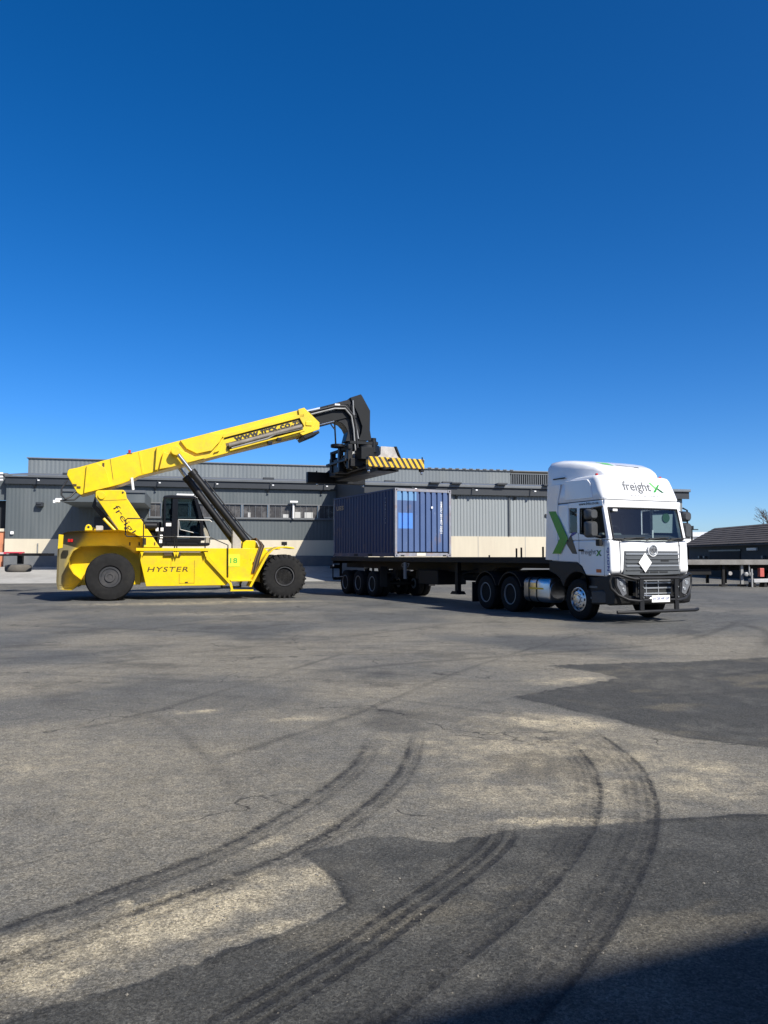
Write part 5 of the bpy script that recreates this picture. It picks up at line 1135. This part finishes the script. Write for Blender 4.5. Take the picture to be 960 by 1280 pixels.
MB().prism([(-.43, 1.44), (-.225, 1.20), (-.02, 1.44), (-.225, 1.68)], 's', 5.735, 5.745).build('hazard_placard', WHP, tk, .004)
for sg in (-1, 1):
    MB().prism([(5.66, 1.20), (5.70, 1.20), (5.69, 1.92), (5.64, 1.96)], 'w', sg * .93, sg * .935).build('panel_gap', GINK, tk)
    MB().prism([(5.50, 1.13), (5.62, 1.15), (5.60, 1.95), (5.50, 1.98)], 'w', sg * 1.228, sg * 1.12).build('corner_deflector', WHT, tk, .02)
lettering('QUON', (5.553, -1.229, 1.80), (0, 0, -1), (1, 0, 0), NINK, tk, width=.56, height=.085, bold=.03, space=1.15)
# bumper, headlights, step panels
MB().prism([(5.15, .50), (5.55, .42), (5.74, .46), (5.78, .60), (5.74, 1.10), (5.60, 1.13), (5.15, 1.09)], 'w', -1.20, 1.20).build('bumper', PLB, tk, .04, 3)
for sg in (-1, 1):
    MB().prism([(4.76, .42), (4.80, 1.095), (5.20, 1.095), (5.20, .42)], 'w', sg * 1.18, sg * .80).build('entry_step_panel', PLB, tk, .03)
    for z_ in (.55, .82): MB().box(4.84, 5.16, min(sg * 1.20, sg * 1.0), max(sg * 1.20, sg * 1.0), z_, z_ + .05).build('entry_step', GRL, tk)
    arcp = [(4.43 + .66 * math.cos(a), .53 + .66 * math.sin(a)) for a in [R(35 + 150 * k / 12) for k in range(13)]]
    arch2 = [(3.50, 1.45), (3.30, 1.46), (3.22, 1.20), (3.70, .95)]
    MB().prism([(3.28, 1.47), (4.42, 1.44), (4.62, 1.33), (4.80, 1.08), (4.84, .70), (4.78, .70)] + [(4.43 + .60 * math.cos(a), .60 + .60 * math.sin(a)) for a in [R(40 + 120 * k / 10) for k in range(11)]] + [(3.72, 1.02), (3.55, 1.12), (3.26, 1.2)], 'w', sg * 1.232, sg * .80).build('front_mudguard', PLB, tk, .02)
    hl = MB().prism([(sg * .52, 1.06), (sg * 1.06, 1.12), (sg * 1.20, 1.10), (sg * 1.18, .88), (sg * 1.0, .56), (sg * .78, .52), (sg * .52, .56)], 's', 5.60, 5.785).build('headlight_housing', PLB, tk, .03)
    MB().prism([(sg * .90, 1.04), (sg * 1.15, 1.07), (sg * 1.14, .90), (sg * .98, .64), (sg * .86, .70)], 's', 5.78, 5.80).build('headlight', LENS, hl, .012)
    for z_, r_ in ((.95, .05), (.80, .04)): MB().lathe([(0, r_), (.012, r_), (.012, .001)], (1, 0, 0), (5.80, sg * (1.02 - (.95 - z_) * .5), z_), 16).build('headlamp_bulb', SLV, hl)
    MB().prism([(sg * .56, 1.0), (sg * .82, 1.02), (sg * .80, .66), (sg * .58, .64)], 's', 5.78, 5.792).build('fog_light', GLD, hl, .01)
    MB().loft([[(4.95, sg * 1.22, .44), (4.95, sg * 1.22, .74), (4.95, sg * .9, .74), (4.95, sg * .9, .44)], [(5.35, sg * 1.24, .46), (5.35, sg * 1.24, .78), (5.35, sg * .9, .78), (5.35, sg * .9, .46)], [(5.65, sg * 1.12, .48), (5.65, sg * 1.12, .66), (5.65, sg * .8, .66), (5.65, sg * .8, .48)]]).build('bumper_corner', mat('dull_black', (.035, .036, .037), .55, var=.2, dirt=(.12, .11, .1), dirt_amt=.5), tk, .03)
MB().box(5.72, 5.785, -.50, .50, .60, 1.03).build('bumper_grille', DOORM, tk)
for z_ in (.70, .83, .95, 1.02): MB().box(5.785, 5.81, -.50, .50, z_ - .018, z_ + .018).build('bumper_slat', SLV, tk, .005)
for y_ in (-.28, .10): MB().box(5.79, 5.805, y_, y_ + .025, .62, 1.0).build('bumper_slat', SLV, tk)
# bull bar
bb = empty('bull_bar', (0, 0, 0), 0, tk); X = 5.98
for y_ in (-.58, .50):
    MB().box(X - .02, X + .03, y_ - .065, y_ + .065, .26, 1.11).build('upright', PLB, bb, .012)
    for z_ in (.62, .86): MB().lathe([(0, .022), (.02, .02), (.02, .001)], (1, 0, 0), (X + .03, y_ + .03, z_), 8).build('bolt', STL, bb)
MB().tube([(X, -.64, 1.07), (X, .58, 1.07)], .04, 10).build('top_tube', PLB, bb)
for sg, yo in ((-1, -.58), (1, .50)):
    MB().tube([(X, yo, 1.06), (X - .02, yo + sg * .18, 1.055), (X - .06, yo + sg * .36, 1.10), (X - .14, yo + sg * .56, 1.17), (X - .22, yo + sg * .68, 1.15), (X - .25, yo + sg * .73, 1.02), (X - .24, yo + sg * .70, .84), (X - .16, yo + sg * .56, .68), (X - .06, yo + sg * .34, .57), (X, yo + sg * .10, .54), (X, yo, .54)], .036, 10).build('lamp_hoop', PLB, bb)
    MB().box(5.7, X, yo - .03, yo + .03, .50, .62).build('mounting_arm', PLB, bb)
MB().tube([(X - .05, -1.27, .29), (X, -1.1, .285), (X, 1.1, .285), (X - .05, 1.24, .30)], .04, 10).build('bottom_tube', PLB, bb)
MB().tube([(X, -.58, .555), (X, .50, .555)], .03, 8).build('middle_tube', PLB, bb)
np_ = MB().box(X + .03, X + .04, -.30, .26, .50, .665).build('number_plate', WHP, tk, .004)
lettering('JX 28 HP GP', (X + .041, -.27, .545), (0, 1, 0), (0, 0, 1), mat('plate_blue', (.12, .16, .35), .5), np_, width=.50, height=.075, bold=.0)
MB().tube([(5.86, -.40, .66), (6.0, -.22, .64), (6.0, -.34, .58)], .02, 6).build('tow_rope', SLV, bb)
# mirrors
MIR = mat('mirror_shell', (.055, .058, .06), .4, var=.1)
for sg, mx_ in ((-1, 0), (1, .16)):
    MB().tube([(5.40 + mx_, sg * 1.20, 2.80), (5.30 + mx_, sg * 1.44, 2.76), (5.28 + mx_, sg * 1.46, 2.1), (5.40 + mx_, sg * 1.22, 2.06)], .022, 8).build('mirror_arm', PLB, tk)
    for z0, z1 in ((2.47, 2.74), (2.04, 2.45)):
        MB().loft([[(5.13 + mx_, sg * 1.42 + dx, z_) for dx, z_ in rrect(-.13, .13, z0 + .02, z1 - .02, .05)], [(5.20 + mx_, sg * 1.42 + dx, z_) for dx, z_ in rrect(-.145, .145, z0, z1, .06)], [(5.30 + mx_, sg * 1.42 + dx, z_) for dx, z_ in rrect(-.13, .13, z0 + .02, z1 - .02, .06)], [(5.36 + mx_, sg * 1.42 + dx, z_) for dx, z_ in rrect(-.09, .09, z0 + .05, z1 - .05, .05)]]).build('mirror', MIR, tk, sharp=50)
MB().loft([[(5.30, -1.25 - dx, z_) for dx, z_ in rrect(-.0, .10, 1.84, 2.0, .03)], [(5.44, -1.25 - dx, z_) for dx, z_ in rrect(-.0, .10, 1.84, 2.0, .03)]]).build('kerb_mirror', PLB, tk, .01)
# decals
def side_decal(pts, m_, name='decal', y_=-HW - .006):
    e_ = MB().prism(pts, 'w', y_, y_ + .004); return e_.build(name, m_, tk)
YD = -1.249
side_decal([(3.30, 2.78), (3.60, 2.77), (4.10, 2.05), (3.79, 1.66), (3.44, 1.66), (3.76, 2.05)], GRN, 'green_chevron', YD)
side_decal([(4.20, 2.14), (4.44, 1.65), (4.25, 1.66), (4.00, 1.92)], mat('dark_decal', (.06, .055, .045), .35), 'dark_chevron', -HW - .007)
side_decal([(4.10, 2.05), (4.40, 2.16), (4.42, 2.20), (4.26, 2.20)], NINK, 'blue_tip', -HW - .007)
lettering('freight', (4.60, -HW - .004, 1.60), (1, 0, 0), (0, 0, 1), GINK, tk, width=.56, height=.17, bold=-.005)
side_decal([(5.17, 1.74), (5.22, 1.74), (5.36, 1.60), (5.30, 1.60)], DGR, 'small_cross'); side_decal([(5.30, 1.74), (5.35, 1.74), (5.22, 1.60), (5.16, 1.60)], GRN, 'small_cross', -HW - .008)
lettering('www.frtx.co.za', (4.55, -HW - .018, 2.86), (1, 0, 0), (0, 0, 1), INK, tk, width=.74, height=.075, bold=.02)
# roof lettering follows the bowed front of the high roof
on_roof_face(lettering('freight', (5.462, -.52, 3.14), (0, 1, 0), (0, 0, 1), mat('mid_grey_lettering', (.10, .105, .11), .5), tk, width=.88, height=.31, bold=.012))
on_roof_face(lettering('INTEGRATED LOGISTICS', (5.485, -.36, 3.065), (0, 1, 0), (0, 0, 1), GINK, tk, width=.96, height=.035, bold=.0))
for pts, m_ in (([(.0, .25), (.07, .25), (.22, .11), (.17, .085)], LGRN), ([(.28, .20), (.34, .20), (.14, .0), (.06, .0)], GRN), ([(.21, .10), (.26, .11), (.42, .0), (.33, .0)], DGR)):
    on_roof_face(MB().poly([(5.5, .34 + q[0], 3.19 + q[1]) for q in pts]).build('cross_logo', m_, tk))

# ------------------------------------------------------------------ parked trailers at both edges of the yard
pt = tag(empty('parked_flatbed', (17.4, 42.0, 0), R(2)), 'empty grey flatbed trailer standing on its legs before the dark outbuilding', 'trailer')
GRD = mat('weathered_grey_deck', (.20, .19, .175), .8, var=.2, dirt=(.10, .09, .075), dirt_amt=.6)
MB().box(-2.4, 11, -1.24, -1.16, 1.16, 1.42).build('side_rail', GRD, pt, .01)
MB().box(-2.4, 11, 1.16, 1.24, 1.16, 1.42).build('side_rail', GRD, pt, .01)
for k in range(22): MB().box(-2.4 + k * .61, -1.82 + k * .61, -1.16, 1.16, 1.34, 1.40).build('deck_plate', GRD, pt)
for y_ in (-.45, .45): MB().box(-2.3, 10.8, y_ - .06, y_ + .06, .85, 1.33).build('main_beam', TRB, pt)
for x_ in (.55, 1.55):
    lg = MB().box(x_, x_ + .14, -1.0, -.86, .12, 1.16).build('landing_leg', TRB if x_ < 1 else GRYM, pt, .01); MB().box(x_ - .1, x_ + .24, -1.08, -.78, .02, .12).build('foot_plate', TRB, lg)
    lg = MB().box(x_, x_ + .14, .86, 1.0, .12, 1.16).build('landing_leg', TRB, pt, .01)
MB().box(-2.2, .0, -.9, .9, .62, .95).build('drawbar_frame', TRB, pt, .02)
MB().lathe([(0, .11), (.05, .10), (.05, .001)], (0, -1, 0), (.95, -1.02, .70), 14).build('side_lamp', DUSTY, pt)
MB().box(2.45, 2.68, -1.26, -1.0, .52, .98).build('red_box', mat('faded_red', (.45, .09, .07), .5), pt, .02)
for x_ in (4.2, 5.55, 6.9):
    for sg in (-1, 1): road_wheel(pt, x_, sg * 1.06, sg, 'drive')
MB().tube([(1.95, -1.1, 1.16), (1.95, -1.1, .7)], .04, 8).build('stand_pipe', GRYM, pt)
for x_, z_ in ((1.75, .66), (2.0, .66)): MB().lathe([(0, .11), (.16, .11), (.18, .07), (.18, .001)], (0, -1, 0), (x_, -1.05, z_), 12).build('coupling', GRYM, pt)
cr = tag(empty('loading_ramp', (19.2, 40.4, 0), R(3)), 'pale grey ramp board resting on small feet in front of the empty flatbed', 'ramp')
MB().prism([(0, .24), (0, .42), (1.30, .44), (1.42, .36), (1.34, .26)], 'w', -.3, .3).build('board', mat('pale_galvanised', (.40, .40, .39), .6, var=.2), cr, .02)
for x_ in (-.05, .55, 1.28): MB().prism([(x_, 0), (x_ + .2, 0), (x_ + .15, .25), (x_ + .05, .25)], 'w', -.25, .25).build('foot', TRB, cr, .01)
MB().box(-.12, -.04, -.28, -.2, 0, .95).build('post', GRYM, cr, .01)

lt = tag(empty('parked_skeletal_trailer', (-16.3, 35.0, 0), R(4)), 'parked skeletal trailer with red striped rail and spare wheel hung flat beneath', 'trailer')
MB().box(-4.2, 1.15, -.45, -.36, 1.62, 1.74).build('main_beam', TRB, lt, .01)
MB().box(-4.2, 1.15, .36, .45, 1.62, 1.74).build('main_beam', TRB, lt, .01)
for k in range(6): MB().box(-4.0 + k * .95, -3.9 + k * .95, -1.2, 1.2, 1.64, 1.73).build('cross_member', TRB, lt)
MB().box(-1.35, -.10, -.47, -.455, 1.70, 1.78).build('rail_marker', mat('red_white_marker', (.62, .50, .48), .5), lt)
for k in range(4): MB().box(-.75 + k * .22, -.62 + k * .22, -.478, -.47, 1.71, 1.80).build('red_stripe', mat('marker_red', (.60, .05, .08), .5), lt)
MB().box(-.62, .1, -.5, -.3, 1.745, 1.80).build('red_lashing', mat('marker_red', (.6, .05, .08), .5), lt, .01)
MB().box(-.30, -.08, -.12, .10, 1.25, 1.66).build('wheel_carrier', TRB, lt, .01)
sp2 = empty('spare_wheel', (-.28, 0, 1.06), 0, lt); sp2.rotation_euler = (R(90), 0, 0)
tyre_mb(.56, .34, 36, 0, .55).build('tyre', mat('grey_old_tyre', (.11, .10, .085), .9, var=.25), sp2)
MB().lathe([(-.1, .29), (.1, .29), (.1, .001)], (0, 1, 0), n=20).build('rim', GRYM, sp2)
MB().prism([(-4.2, 1.55), (-1.6, 1.60), (-1.35, 1.45), (-1.9, 1.25), (-2.4, .95), (-4.2, .95)], 'w', -.6, .6).build('trailer_neck', TRB, lt, .02)
MB().box(-2.15, -1.65, -.72, -.62, 1.18, 1.36).build('yellow_cylinder', YTAPE, lt, .03)
MB().box(-2.1, -1.8, -.75, -.60, 1.45, 1.62).build('red_coupling', RED, lt, .02)
for sg in (-1, 1):
    for x_ in (-3.4,): road_wheel(lt, x_, sg * 1.0, sg, 'drive')
